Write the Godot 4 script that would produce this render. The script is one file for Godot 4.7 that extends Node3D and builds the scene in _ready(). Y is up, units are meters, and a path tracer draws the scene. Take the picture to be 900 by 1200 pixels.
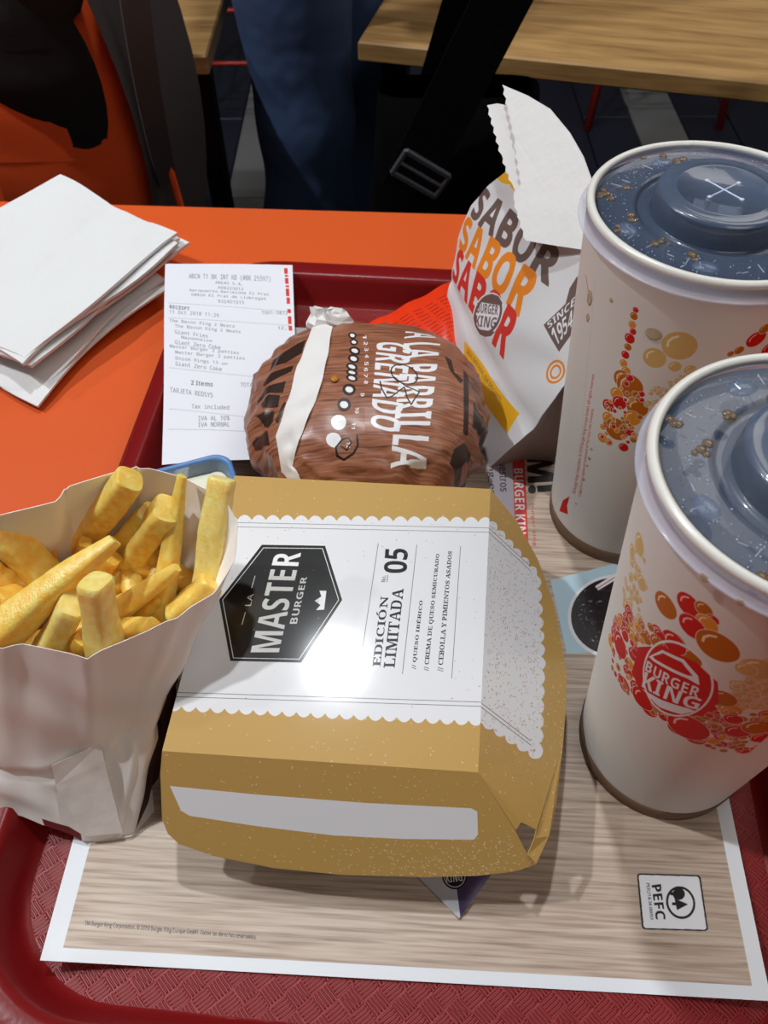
extends Node3D
# A fast-food meal on a dark red tray, seen from the chair in front of it. Units are metres; y = 0 is the tray floor.

const BOLD := 0
const SANS := 1
const MONO := 2
const FAT := 3
const SERIF := 4
const WHITE := Color(0.93, 0.93, 0.93)
const PAPER_WHITE := Color(0.90, 0.90, 0.91)
const INK := Color(0.09, 0.085, 0.085)
const GREY_LINE := Color(0.36, 0.37, 0.37)
const BROWN_INK := Color(0.42, 0.34, 0.31)
const ORANGE_INK := Color(0.93, 0.53, 0.12)
const RED_INK := Color(0.84, 0.20, 0.15)
const CUP_RED := Color(0.80, 0.095, 0.085)
const YELLOW_INK := Color(0.95, 0.70, 0.10)
const AMBER_INK := Color(0.74, 0.39, 0.04)
const PALE_GOLD := Color(0.84, 0.70, 0.44)
const DARK_PRINT := Color(0.20, 0.14, 0.11)
const PALE_BLUE := Color(0.72, 0.82, 0.87)
const COLA_INK := Color(0.12, 0.09, 0.10)
const COLA_LIGHT := Color(0.55, 0.62, 0.72)
const LILAC := Color(0.74, 0.70, 0.74)
const RECEIPT_INK := Color(0.42, 0.43, 0.48)
const SEAM_GREY := Color(0.80, 0.79, 0.78)

var fonts: Array[Font] = []
var rng := RandomNumberGenerator.new()
var M := {}
const K_LAMP := 2.85
const K_PANEL := 0.9
const FLAP_FRONT := [Vector3(0.0712, 0.1504, -0.4988), Vector3(0.0828, 0.1530, -0.4804), Vector3(0.0933, 0.1543, -0.4614), Vector3(0.1015, 0.1519, -0.4394), Vector3(0.1067, 0.1483, -0.4210), Vector3(0.1096, 0.1437, -0.4053), Vector3(0.1061, 0.1244, -0.3715), Vector3(0.0916, 0.1175, -0.3866), Vector3(0.0794, 0.1117, -0.3997), Vector3(0.0779, 0.1120, -0.4033), Vector3(0.0782, 0.1136, -0.4060), Vector3(0.0767, 0.1139, -0.4097), Vector3(0.0771, 0.1155, -0.4124), Vector3(0.0756, 0.1158, -0.4162), Vector3(0.0760, 0.1175, -0.4189), Vector3(0.0744, 0.1178, -0.4227), Vector3(0.0748, 0.1194, -0.4254), Vector3(0.0742, 0.1202, -0.4284), Vector3(0.0747, 0.1220, -0.4312), Vector3(0.0769, 0.1242, -0.4314), Vector3(0.0783, 0.1265, -0.4333), Vector3(0.0771, 0.1271, -0.4372), Vector3(0.0778, 0.1290, -0.4397), Vector3(0.0766, 0.1297, -0.4437), Vector3(0.0773, 0.1316, -0.4462), Vector3(0.0761, 0.1323, -0.4503), Vector3(0.0768, 0.1342, -0.4528), Vector3(0.0756, 0.1350, -0.4569), Vector3(0.0763, 0.1369, -0.4595), Vector3(0.0761, 0.1382, -0.4629), Vector3(0.0747, 0.1387, -0.4668), Vector3(0.0753, 0.1405, -0.4692), Vector3(0.0739, 0.1410, -0.4731), Vector3(0.0745, 0.1427, -0.4756), Vector3(0.0731, 0.1432, -0.4796), Vector3(0.0737, 0.1450, -0.4820), Vector3(0.0723, 0.1455, -0.4861), Vector3(0.0729, 0.1473, -0.4885), Vector3(0.0715, 0.1478, -0.4926), Vector3(0.0721, 0.1496, -0.4951)]
const FLAP_BEHIND := [Vector3(0.0638, 0.1367, -0.5026), Vector3(0.0692, 0.1399, -0.4981), Vector3(0.0745, 0.1419, -0.4916), Vector3(0.0783, 0.1374, -0.4742), Vector3(0.0818, 0.1320, -0.4553), Vector3(0.0820, 0.1245, -0.4392), Vector3(0.0767, 0.1184, -0.4371), Vector3(0.0749, 0.1201, -0.4445), Vector3(0.0733, 0.1202, -0.4480), Vector3(0.0736, 0.1217, -0.4505), Vector3(0.0720, 0.1218, -0.4540), Vector3(0.0723, 0.1233, -0.4565), Vector3(0.0707, 0.1234, -0.4601), Vector3(0.0710, 0.1249, -0.4626), Vector3(0.0704, 0.1257, -0.4656), Vector3(0.0688, 0.1260, -0.4695), Vector3(0.0693, 0.1277, -0.4721), Vector3(0.0677, 0.1280, -0.4761), Vector3(0.0682, 0.1297, -0.4787), Vector3(0.0666, 0.1301, -0.4827), Vector3(0.0671, 0.1318, -0.4853), Vector3(0.0655, 0.1322, -0.4894), Vector3(0.0660, 0.1339, -0.4921), Vector3(0.0644, 0.1343, -0.4962), Vector3(0.0649, 0.1360, -0.4989)]
const BAND_LEFT := [[-0.389, -0.795], [-0.474, -0.365], [-0.529, -0.050], [-0.593, 0.306], [-0.652, 0.579], [-0.591, 0.791], [-0.465, 0.895]]
const BAND_RIGHT := [[-0.236, -0.644], [-0.285, -0.264], [-0.315, 0.004], [-0.361, 0.322], [-0.433, 0.613], [-0.495, 0.795], [-0.388, 0.911]]


# ---------------------------------------------------------------- printing on textures
class Canvas:
	var im: Image
	var w: int
	var h: int
	var fonts: Array[Font]

	func _init(wide: int, high: int, fill: Color, given: Array[Font], under: Image = null) -> void:
		w = wide * 2
		h = high * 2
		fonts = given
		if under:
			im = under
			im.convert(Image.FORMAT_RGB8)
			im.resize(w, h, Image.INTERPOLATE_BILINEAR)
		else:
			im = Image.create_empty(w, h, false, Image.FORMAT_RGB8)
			im.fill(fill)

	func poly(p: PackedVector2Array, col: Color) -> void:
		var lo := INF
		var hi := -INF
		for q in p:
			lo = minf(lo, q.y)
			hi = maxf(hi, q.y)
		var n := p.size()
		for y in range(maxi(0, ceili(lo - 0.5)), mini(h - 1, floori(hi - 0.5)) + 1):
			var yc := y + 0.5
			var xs: Array[float] = []
			for i in n:
				var a := p[i]
				var b := p[(i + 1) % n]
				if (a.y <= yc) != (b.y <= yc):
					xs.append(a.x + (yc - a.y) / (b.y - a.y) * (b.x - a.x))
			xs.sort()
			for k in range(0, xs.size() - 1, 2):
				var x0 := maxi(0, ceili(xs[k] - 0.5))
				var x1 := mini(w - 1, ceili(xs[k + 1] - 0.5) - 1)
				if x1 >= x0:
					im.fill_rect(Rect2i(x0, y, x1 - x0 + 1, 1), col)

	func pairs(a: Array) -> PackedVector2Array:
		var p := PackedVector2Array()
		for i in range(0, a.size(), 2):
			p.append(Vector2(a[i], a[i + 1]) * 2.0)
		return p

	func ply(a: Array, col: Color) -> void:
		poly(pairs(a), col)

	func seg(a: Vector2, b: Vector2, wide: float, col: Color) -> void:
		var d := (b - a).normalized() * wide
		var n := Vector2(-d.y, d.x)
		a -= d * 0.4
		b += d * 0.4
		poly(PackedVector2Array([a + n, b + n, b - n, a - n]), col)

	func lin(a: Array, wide: float, col: Color) -> void:
		var p := pairs(a)
		for i in p.size() - 1:
			seg(p[i], p[i + 1], wide, col)

	func dash(a: Array, wide: float, col: Color) -> void:
		var p := pairs(a)
		var n := int(p[0].distance_to(p[1]) / 14.0)
		for i in n:
			seg(p[0].lerp(p[1], float(i) / n), p[0].lerp(p[1], (i + 0.55) / n), wide, col)

	func ell(a: Array, col: Color, ring: float = 0.0) -> void:
		var o := Vector2(a[0], a[1]) * 2.0
		var u := Vector2(a[2], a[3]) * 2.0
		var v := Vector2(a[4], a[5]) * 2.0
		var p := PackedVector2Array()
		for i in 41:
			var t := TAU * i / 40.0
			p.append(o + u * cos(t) + v * sin(t))
		if ring > 0.0:
			for i in 41:
				var t := TAU * (40 - i) / 40.0
				p.append(o + (u * cos(t) + v * sin(t)) * (1.0 - ring))
		poly(p, col)

	func txt(s: String, f: int, a: Array, col: Color) -> void:
		var q := pairs(a)
		var tm := TextMesh.new()
		tm.text = s
		tm.font = fonts[f]
		tm.font_size = 32
		tm.pixel_size = 0.01
		tm.depth = 0.0
		tm.curve_step = 4.0
		if tm.get_surface_count() == 0:
			return
		var arr := tm.surface_get_arrays(0)
		var vs: PackedVector3Array = arr[Mesh.ARRAY_VERTEX]
		var lo := Vector2(INF, INF)
		var hi := Vector2(-INF, -INF)
		for v in vs:
			lo = lo.min(Vector2(v.x, v.y))
			hi = hi.max(Vector2(v.x, v.y))
		var size := hi - lo
		var pts := PackedVector2Array()
		for v in vs:
			var x := (v.x - lo.x) / size.x
			var y := (hi.y - v.y) / size.y
			pts.append(q[0].lerp(q[1], x).lerp(q[3].lerp(q[2], x), y))
		var ix = arr[Mesh.ARRAY_INDEX]
		if ix == null or ix.size() == 0:
			ix = PackedInt32Array(range(vs.size()))
		var fat := (q[3] - q[0]).length() * 0.032 if f == 3 else 0.0
		for o in ([Vector2.ZERO] if fat == 0.0 else [Vector2(fat, 0), Vector2(-fat, 0), Vector2(0, fat), Vector2(0, -fat), Vector2(fat, fat) * 0.7, Vector2(-fat, -fat) * 0.7]):
			for i in range(0, ix.size(), 3):
				poly(PackedVector2Array([pts[ix[i]] + o, pts[ix[i + 1]] + o, pts[ix[i + 2]] + o]), col)

	func done() -> ImageTexture:
		im.resize(w / 2, h / 2, Image.INTERPOLATE_BILINEAR)
		return ImageTexture.create_from_image(im)


func bubble(c: Canvas, x: float, y: float, r: float, col: Color) -> void:
	r *= 1.08
	c.ell([x, y, r + 1.7, 0, 0, r * 0.86 + 1.5], Color(0.885, 0.87, 0.845))
	c.ell([x, y, r, 0, 0, r * 0.86], col)
	if r > 5.0:
		var hl := col.lerp(Color(1, 0.97, 0.9), 0.75)
		c.lin([x - r * 0.62, y + r * 0.2, x - r * 0.66, y - r * 0.1, x - r * 0.5, y - r * 0.38, x - r * 0.22, y - r * 0.56], maxf(1.0, r * 0.13), hl)


# Bubbles of mixed sizes inside a printed outline; tint -1 mixes reds, ambers and oranges.
func spray(c: Canvas, outline: Array, count: int, r0: float, r1: float, tint, seed_value: int) -> void:
	var r := RandomNumberGenerator.new()
	r.seed = seed_value
	var p := PackedVector2Array()
	var lo := Vector2(INF, INF)
	var hi := -lo
	for i in range(0, outline.size(), 2):
		p.append(Vector2(outline[i], outline[i + 1]))
		lo = lo.min(p[-1])
		hi = hi.max(p[-1])
	var made := 0
	for k in count * 12:
		if made >= count:
			break
		var q := Vector2(r.randf_range(lo.x, hi.x), r.randf_range(lo.y, hi.y))
		if not Geometry2D.is_point_in_polygon(q, p):
			continue
		made += 1
		var col: Color = tint if tint is Color else [CUP_RED, AMBER_INK, Color(0.88, 0.55, 0.16), CUP_RED, AMBER_INK][r.randi() % 5]
		bubble(c, q.x, q.y, lerpf(r1, r0, pow(float(made) / count, 0.45)), col)


# Glints and dark facets of iced cola inside a printed disc.
func shards(c: Canvas, x: float, y: float, radius: float) -> void:
	var r := RandomNumberGenerator.new()
	r.seed = 19
	for i in 240:
		var t := r.randf() * TAU
		var d := sqrt(r.randf()) * radius * 0.96
		var q := Vector2(x + cos(t) * d, y + sin(t) * d * 1.05)
		var w := t + PI / 2 + r.randf_range(-0.7, 0.7)
		var l := r.randf_range(2.0, 11.0)
		var col: Color = [Color(0.05, 0.04, 0.05), Color(0.20, 0.16, 0.17), Color(0.30, 0.28, 0.32), Color(0.10, 0.08, 0.09), Color(0.58, 0.62, 0.70), Color(0.33, 0.22, 0.16)][r.randi() % 6]
		c.lin([q.x, q.y, q.x + cos(w) * l * 0.6, q.y + sin(w) * l * 0.6, q.x + cos(w + 0.6) * l, q.y + sin(w + 0.6) * l], r.randf_range(0.8, 2.4), col)


# Streaky wood: noise stretched along x, then coloured from a ramp.
func wood(w: int, h: int, stretch: float, freq: float, ramp: Array, seed_value: int, contrast := 1.9) -> Image:
	var n := FastNoiseLite.new()
	n.seed = seed_value
	n.frequency = freq
	n.noise_type = FastNoiseLite.TYPE_SIMPLEX_SMOOTH
	n.fractal_octaves = 4
	n.fractal_gain = 0.62
	n.domain_warp_enabled = true
	n.domain_warp_amplitude = 14.0
	n.domain_warp_frequency = 0.006
	var src := n.get_image(maxi(8, int(w / stretch)), h, false, false, false)
	src.convert(Image.FORMAT_L8)
	src.resize(w, h, Image.INTERPOLATE_CUBIC)
	var fine := FastNoiseLite.new()
	fine.seed = seed_value + 5
	fine.frequency = 0.45
	var f2 := fine.get_image(maxi(8, int(w / (stretch * 1.6))), h, false, false, false)
	f2.convert(Image.FORMAT_L8)
	f2.resize(w, h, Image.INTERPOLATE_BILINEAR)
	var a := src.get_data()
	var b := f2.get_data()
	var lut := PackedByteArray()
	for i in 256:
		var t := clampf((i / 255.0 - 0.5) * contrast + 0.5, 0.0, 0.999) * (ramp.size() - 1)
		var c: Color = (ramp[int(t)] as Color).lerp(ramp[int(t) + 1], t - int(t))
		lut.append_array(PackedByteArray([int(c.r * 255), int(c.g * 255), int(c.b * 255)]))
	var o := PackedByteArray()
	o.resize(w * h * 3)
	for i in w * h:
		var v := clampi(int(a[i] * 0.7 + b[i] * 0.3), 0, 255) * 3
		o[i * 3] = lut[v]
		o[i * 3 + 1] = lut[v + 1]
		o[i * 3 + 2] = lut[v + 2]
	return Image.create_from_data(w, h, false, Image.FORMAT_RGB8, o)


func noise_tex(freq: float, size: int, seed_value: int, bump: float, octaves: int = 4, kind := FastNoiseLite.TYPE_SIMPLEX_SMOOTH) -> ImageTexture:
	var n := FastNoiseLite.new()
	n.seed = seed_value
	n.frequency = freq
	n.noise_type = kind
	n.fractal_octaves = octaves
	var im := n.get_seamless_image(size, size)
	im.convert(Image.FORMAT_L8)
	if bump > 0.0:
		im.convert(Image.FORMAT_RGBA8)
		im.bump_map_to_normal_map(bump)
	return ImageTexture.create_from_image(im)


# ---------------------------------------------------------------- nodes
func numbered(called: String, parent: Node) -> String:
	if not parent.has_node(NodePath(called)):
		return called
	var i := 1
	while parent.has_node(NodePath("%s_%03d" % [called, i])):
		i += 1
	return "%s_%03d" % [called, i]


func tag(o: Node, label: String, category: String, group := "") -> Node:
	o.set_meta("label", label)
	o.set_meta("category", category)
	if group:
		o.set_meta("group", group)
	return o


func thing(called: String, label: String, category: String, at := Vector3.ZERO, group := "") -> Node3D:
	var o := Node3D.new()
	o.name = numbered(called, self)
	add_child(o, true)
	o.position = at
	tag(o, label, category, group)
	return o


func obj(called: String, mesh: Mesh, mat: Material, parent: Node = self, kind := "") -> MeshInstance3D:
	var o := MeshInstance3D.new()
	o.mesh = mesh
	o.material_override = mat
	o.name = numbered(called, parent)
	o.cast_shadow = GeometryInstance3D.SHADOW_CASTING_SETTING_ON
	parent.add_child(o, true)
	if kind:
		o.set_meta("kind", kind)
	return o


func mat(col: Color, rough: float, tex: Texture2D = null) -> StandardMaterial3D:
	var m := StandardMaterial3D.new()
	m.albedo_color = col
	m.roughness = rough
	if tex:
		m.albedo_texture = tex
	return m


func grain(m: StandardMaterial3D, tex: Texture2D, scale: float, strength: float) -> StandardMaterial3D:
	m.normal_enabled = true
	m.normal_texture = tex
	m.normal_scale = strength
	m.uv1_triplanar = true
	m.uv1_scale = Vector3.ONE * scale
	return m


# ---------------------------------------------------------------- shapes
func finish(st: SurfaceTool, tangents := false) -> ArrayMesh:
	st.generate_normals()
	if tangents:
		st.generate_tangents()
	return st.commit()


# A grid of points: columns run along +x and rows along +z for a face that looks up.
func grid(rows: Array, uvs: Array = [], st: SurfaceTool = null, smooth := 1, flip := false) -> ArrayMesh:
	var own := st == null
	if own:
		st = SurfaceTool.new()
		st.begin(Mesh.PRIMITIVE_TRIANGLES)
	st.set_smooth_group(smooth if smooth >= 0 else -1)
	for i in rows.size() - 1:
		for j in rows[i].size() - 1:
			var idx := [[i, j], [i, j + 1], [i + 1, j + 1], [i, j], [i + 1, j + 1], [i + 1, j]]
			if flip:
				idx = [[i, j], [i + 1, j + 1], [i, j + 1], [i, j], [i + 1, j], [i + 1, j + 1]]
			for k in idx:
				if uvs.size():
					st.set_uv(uvs[k[0]][k[1]])
				st.add_vertex(rows[k[0]][k[1]])
	return finish(st) if own else null


# A sheet with thickness below its upper face.
func sheet(rows: Array, uvs: Array, thick: float, smooth := 1) -> ArrayMesh:
	var low := []
	var nr := rows.size()
	var nc: int = rows[0].size()
	for i in nr:
		var r := []
		for j in nc:
			var a: Vector3 = rows[i][mini(j + 1, nc - 1)] - rows[i][maxi(j - 1, 0)]
			var b: Vector3 = rows[mini(i + 1, nr - 1)][j] - rows[maxi(i - 1, 0)][j]
			var n := b.cross(a).normalized()
			r.append(rows[i][j] - n * thick)
		low.append(r)
	var st := SurfaceTool.new()
	st.begin(Mesh.PRIMITIVE_TRIANGLES)
	grid(rows, uvs, st, smooth)
	grid(low, uvs, st, smooth + 1 if smooth >= 0 else -1, true)
	var rim := []
	var rim_low := []
	var rim_uv := []
	for j in nc:
		rim.append(rows[0][j]); rim_low.append(low[0][j]); rim_uv.append(uvs[0][j])
	for i in range(1, nr):
		rim.append(rows[i][nc - 1]); rim_low.append(low[i][nc - 1]); rim_uv.append(uvs[i][nc - 1])
	for j in range(nc - 2, -1, -1):
		rim.append(rows[nr - 1][j]); rim_low.append(low[nr - 1][j]); rim_uv.append(uvs[nr - 1][j])
	for i in range(nr - 2, -1, -1):
		rim.append(rows[i][0]); rim_low.append(low[i][0]); rim_uv.append(uvs[i][0])
	grid([rim, rim_low], [rim_uv, rim_uv], st, -1, true)
	return finish(st)


# A bilinear sheet between four corners (far left, far right, near right, near left), with an offset function.
func patch(c: Array, nu: int, nv: int, wave = null) -> Array:
	var rows := []
	var uvs := []
	for i in nv + 1:
		var r := []
		var q := []
		for j in nu + 1:
			var u := float(j) / nu
			var v := float(i) / nv
			var p: Vector3 = (c[0] as Vector3).lerp(c[1], u).lerp((c[3] as Vector3).lerp(c[2], u), v)
			if wave != null:
				p += wave.call(u, v)
			r.append(p)
			q.append(Vector2(u, v))
		rows.append(r)
		uvs.append(q)
	return [rows, uvs]


# A flat card cut to an outline in space, with thickness away from its face; uv from the frame O, U, V.
func card(outline: Array, o: Vector3, u: Vector3, v: Vector3, thick: float) -> ArrayMesh:
	var n := v.cross(u).normalized()
	var flat := PackedVector2Array()
	for p in outline:
		var d: Vector3 = p - o
		var uu := u.dot(u)
		var vv := v.dot(v)
		var uv := u.dot(v)
		var det := uu * vv - uv * uv
		flat.append(Vector2((d.dot(u) * vv - d.dot(v) * uv) / det, (d.dot(v) * uu - d.dot(u) * uv) / det))
	var scaled := PackedVector2Array()
	for p in flat:
		scaled.append(p * 1000.0)
	var tri := Geometry2D.triangulate_polygon(scaled)
	var st := SurfaceTool.new()
	st.begin(Mesh.PRIMITIVE_TRIANGLES)
	st.set_smooth_group(-1)
	for side in 2:
		for i in range(0, tri.size(), 3):
			var k := [tri[i], tri[i + 1], tri[i + 2]]
			var a: Vector3 = outline[k[0]]
			var face: Vector3 = (a - (outline[k[2]] as Vector3)).cross(a - (outline[k[1]] as Vector3))
			if (face.dot(n) < 0.0) == (side == 0):
				k.reverse()
			for q in k:
				st.set_uv(flat[q])
				st.add_vertex(outline[q] - n * thick * side)
	var m := outline.size()
	for i in m:
		var j := (i + 1) % m
		var a: Vector3 = outline[i]
		var b: Vector3 = outline[j]
		for t in [[a, flat[i]], [b, flat[j]], [b - n * thick, flat[j]], [a, flat[i]], [b - n * thick, flat[j]], [a - n * thick, flat[i]]]:
			st.set_uv(t[1])
			st.add_vertex(t[0])
	return finish(st)


func lathe(profile: Array, segs: int, uv_height := 0.0, st: SurfaceTool = null, smooth := 1) -> ArrayMesh:
	var rows := []
	var uvs := []
	var run := 0.0
	for i in profile.size():
		var p: Vector2 = profile[i]
		if i:
			run += p.distance_to(profile[i - 1])
		var r := []
		var q := []
		for k in segs + 1:
			var a := -PI + TAU * k / segs
			r.append(Vector3(sin(a) * p.x, p.y, cos(a) * p.x))
			q.append(Vector2(float(k) / segs, 1.0 - p.y / uv_height if uv_height > 0.0 else run * 10.0))
		rows.append(r)
		uvs.append(q)
	return grid(rows, uvs, st, smooth)


func tube(path: Array, radius: float, sides := 8, st: SurfaceTool = null, squash := 1.0, up := Vector3.UP) -> ArrayMesh:
	var rows := []
	for i in path.size():
		var d: Vector3 = ((path[mini(i + 1, path.size() - 1)] as Vector3) - path[maxi(i - 1, 0)]).normalized()
		var s := d.cross(up)
		if s.length() < 0.01:
			s = d.cross(Vector3.RIGHT)
		s = s.normalized()
		var t := s.cross(d).normalized()
		var r := []
		for k in sides + 1:
			var a := TAU * k / sides
			r.append(path[i] + (s * cos(a) * squash + t * sin(a)) * radius)
		rows.append(r)
	var first := []
	var last := []
	for k in sides + 1:
		first.append(path[0])
		last.append(path[-1])
	rows.push_front(first)
	rows.append(last)
	return grid(rows, [], st, 1)


# A box with chamfered edges.
func slab(size: Vector3, bevel: float, st: SurfaceTool = null, at := Transform3D()) -> ArrayMesh:
	var own := st == null
	if own:
		st = SurfaceTool.new()
		st.begin(Mesh.PRIMITIVE_TRIANGLES)
	st.set_smooth_group(-1)
	var h := size / 2.0
	var b := minf(bevel, minf(h.x, minf(h.y, h.z)) * 0.9)
	var pts := []
	for sx in [-1, 1]:
		for sy in [-1, 1]:
			for sz in [-1, 1]:
				var s := Vector3(sx, sy, sz)
				for ax in 3:
					var p := s * (h - Vector3.ONE * b)
					p[ax] = s[ax] * h[ax]
					pts.append([p, s, ax])
	var quad := func(q: Array):
		var c: Vector3 = (q[0] + q[1] + q[2] + q[3]) / 4.0
		var n: Vector3 = (q[0] - q[2]).cross(q[0] - q[1])
		if n.dot(c) < 0.0:
			q.reverse()
		var nn: Vector3 = (q[0] - q[2]).cross(q[0] - q[1]).normalized().abs()
		for i in [0, 1, 2, 0, 2, 3]:
			var p: Vector3 = q[i]
			st.set_uv(Vector2(p.x, p.z) if nn.y > 0.6 else Vector2(p.x, p.y) if nn.z > 0.6 else Vector2(p.z, p.y))
			st.add_vertex(at * p)
	var pick := func(s: Vector3, ax: int) -> Vector3:
		var p := s * (h - Vector3.ONE * b)
		p[ax] = s[ax] * h[ax]
		return p
	for ax in 3:
		var a1 := (ax + 1) % 3
		var a2 := (ax + 2) % 3
		for s in [-1, 1]:
			var q := []
			for e in [[-1, -1], [1, -1], [1, 1], [-1, 1]]:
				var d := Vector3.ZERO
				d[ax] = s
				d[a1] = e[0]
				d[a2] = e[1]
				q.append(pick.call(d, ax))
			quad.call(q)
			for t in [-1, 1]:
				var e0 := Vector3.ZERO
				e0[ax] = s
				e0[a1] = t
				e0[a2] = -1
				var e1 := e0
				e1[a2] = 1
				quad.call([pick.call(e0, ax), pick.call(e1, ax), pick.call(e1, a1), pick.call(e0, a1)])
	for sx in [-1, 1]:
		for sy in [-1, 1]:
			for sz in [-1, 1]:
				var d := Vector3(sx, sy, sz)
				var q := [pick.call(d, 0), pick.call(d, 1), pick.call(d, 2)]
				if ((q[0] - q[2]) as Vector3).cross(q[0] - q[1]).dot(d) < 0.0:
					q.reverse()
				for p in q:
					st.set_uv(Vector2(p.x, p.z))
					st.add_vertex(at * p)
	return finish(st) if own else null


func ball(rad: Vector3, at := Vector3.ZERO, st: SurfaceTool = null, seg := 12) -> ArrayMesh:
	var rows := []
	for i in seg / 2 + 1:
		var v := PI * i / (seg / 2)
		var r := []
		for j in seg + 1:
			var u := TAU * j / seg
			r.append(at + Vector3(sin(v) * sin(u) * rad.x, cos(v) * rad.y, sin(v) * cos(u) * rad.z))
		rows.append(r)
	return grid(rows, [], st, 1)


func ring_shape(hx: float, hz: float, r: float, n := 10) -> Array:
	var p := []
	for c in [[1, 1, 0.0], [-1, 1, 0.5], [-1, -1, 1.0], [1, -1, 1.5]]:
		for k in n + 1:
			var a: float = PI * (c[2] + 0.5 * k / n)
			p.append(Vector2(c[0] * (hx - r) + cos(a) * r, c[1] * (hz - r) + sin(a) * r))
	p.append(p[0])
	return p


# Rounded-rectangle rings swept through [half x, half z, corner radius, height]; closed with a floor if asked.
func dish(loops: Array, st: SurfaceTool, floor_first := false, flip := false) -> void:
	var rows := []
	for l in loops:
		var r := []
		for p in ring_shape(l[0], l[1], l[2]):
			r.append(Vector3(p.x, l[3], p.y))
		rows.append(r)
	if floor_first:
		var mid := []
		for k in rows[0].size():
			mid.append(Vector3(0, loops[0][3], 0))
		rows.push_front(mid)
	grid(rows, [], st, 1, flip)


# ---------------------------------------------------------------- scene
func _ready() -> void:
	var cam := Camera3D.new()
	cam.name = "camera"
	cam.fov = 63.27
	cam.near = 0.02
	cam.far = 40.0
	add_child(cam)
	cam.transform = Transform3D(Basis(Vector3(0.99999, -0.00296, 0.00371), Vector3(0.004746, 0.62358, -0.78175), Vector3(0, 0.78176, 0.62358)).orthonormalized(), Vector3(0, 0.37533, 0))
	var lens := CameraAttributesPhysical.new()
	lens.frustum_focal_length = 4.25
	lens.frustum_focus_distance = 0.36
	lens.exposure_aperture = 3.4
	cam.attributes = lens
	cam.fov = 63.27
	var env := Environment.new()
	env.background_mode = Environment.BG_COLOR
	env.background_color = Color(0.02, 0.02, 0.022)
	env.tonemap_mode = Environment.TONE_MAPPER_LINEAR
	env.tonemap_exposure = 1.0
	env.sdfgi_enabled = true
	env.ssao_enabled = true
	env.ssil_enabled = true
	var we := WorldEnvironment.new()
	we.name = "environment"
	we.environment = env
	add_child(we)
	rng.seed = 7
	for spec in [["Droid Sans", 700, 0.0], ["Droid Sans", 400, 0.0], ["Droid Sans Mono", 400, 0.0], ["Droid Sans", 700, 0.0], ["Droid Serif", 700, 0.0]]:
		var sf := SystemFont.new()
		sf.font_names = PackedStringArray([spec[0]])
		sf.font_weight = spec[1]
		if spec[2] > 0.0:
			var fv := FontVariation.new()
			fv.base_font = sf
			fv.variation_embolden = spec[2]
			fonts.append(fv)
		else:
			fonts.append(sf)
	build_materials()
	# ceiling lamps: spotlights over the table, plus unseen panels added as soft fill light
	ceiling_lamp(Vector3(-0.15, 1.9, -0.82), 0.07, 0.50, "round ceiling spotlight beyond the far end of the orange table")
	ceiling_lamp(Vector3(-1.18, 1.9, -0.48), 0.07, 0.85, "round ceiling spotlight to the side of the orange table")
	ceiling_lamp(Vector3(-1.9, 1.9, -0.72), 0.07, 0.40, "round ceiling spotlight farthest along the row beside the orange table")
	add_fill_panel(Vector3(0.9, 1.9, 0.9), 1.2, 0.55, "added square fill light panel behind the seat at the orange table")
	add_fill_panel(Vector3(1.2, 1.9, -1.6), 1.2, 0.75, "added square fill light panel above the wooden tables")
	build_room()
	build_background()
	build_table_and_tray()
	build_placemat()
	build_receipt()
	build_napkins()
	build_sachets()
	build_tub()
	build_burger()
	build_paper_bag()
	build_box()
	build_cups()
	build_fries_bag()
	build_fries()


func area(at: Vector3, size: float, energy: float) -> void:
	var l := AreaLight3D.new()
	l.name = "lamp_light"
	l.area_size = Vector2(size, size)
	l.light_energy = energy
	l.light_color = Color(0.965, 0.985, 1.0) if size < 0.5 else Color(1.0, 0.985, 0.96)
	l.area_range = 12.0
	l.area_attenuation = 2.0
	l.shadow_enabled = true
	add_child(l, true)
	l.transform = Transform3D(Basis(Vector3.RIGHT, -PI / 2), at)


func ceiling_lamp(at: Vector3, size: float, energy: float, label: String) -> void:
	var t := thing("ceiling_spotlight", label, "lamp", at)
	obj("housing", lathe([Vector2(0.0, 0.0), Vector2(0.075, 0.0), Vector2(0.08, -0.01), Vector2(0.08, -0.045), Vector2(0.066, -0.045), Vector2(0.06, -0.02), Vector2(0.0, -0.02)], 28), M.dark_metal, t)
	obj("diffuser", lathe([Vector2(0.0, -0.034), Vector2(0.058, -0.034), Vector2(0.06, -0.03)], 28), M.glow, t)
	area(at + Vector3(0, -0.05, 0), size, energy * K_LAMP)


func add_fill_panel(at: Vector3, size: float, energy: float, label: String) -> void:  # an unseen glowing panel, added only to lift the ambient light
	var t := thing("added_fill_panel", label, "lamp", at)
	obj("frame", slab(Vector3(size + 0.06, 0.03, size + 0.06), 0.006, null), M.white_paint, t)
	var d := obj("diffuser", slab(Vector3(size, 0.01, size), 0.002, null), M.glow, t)
	d.position.y = -0.016
	area(at + Vector3(0, -0.03, 0), size, energy * K_PANEL)


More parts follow.
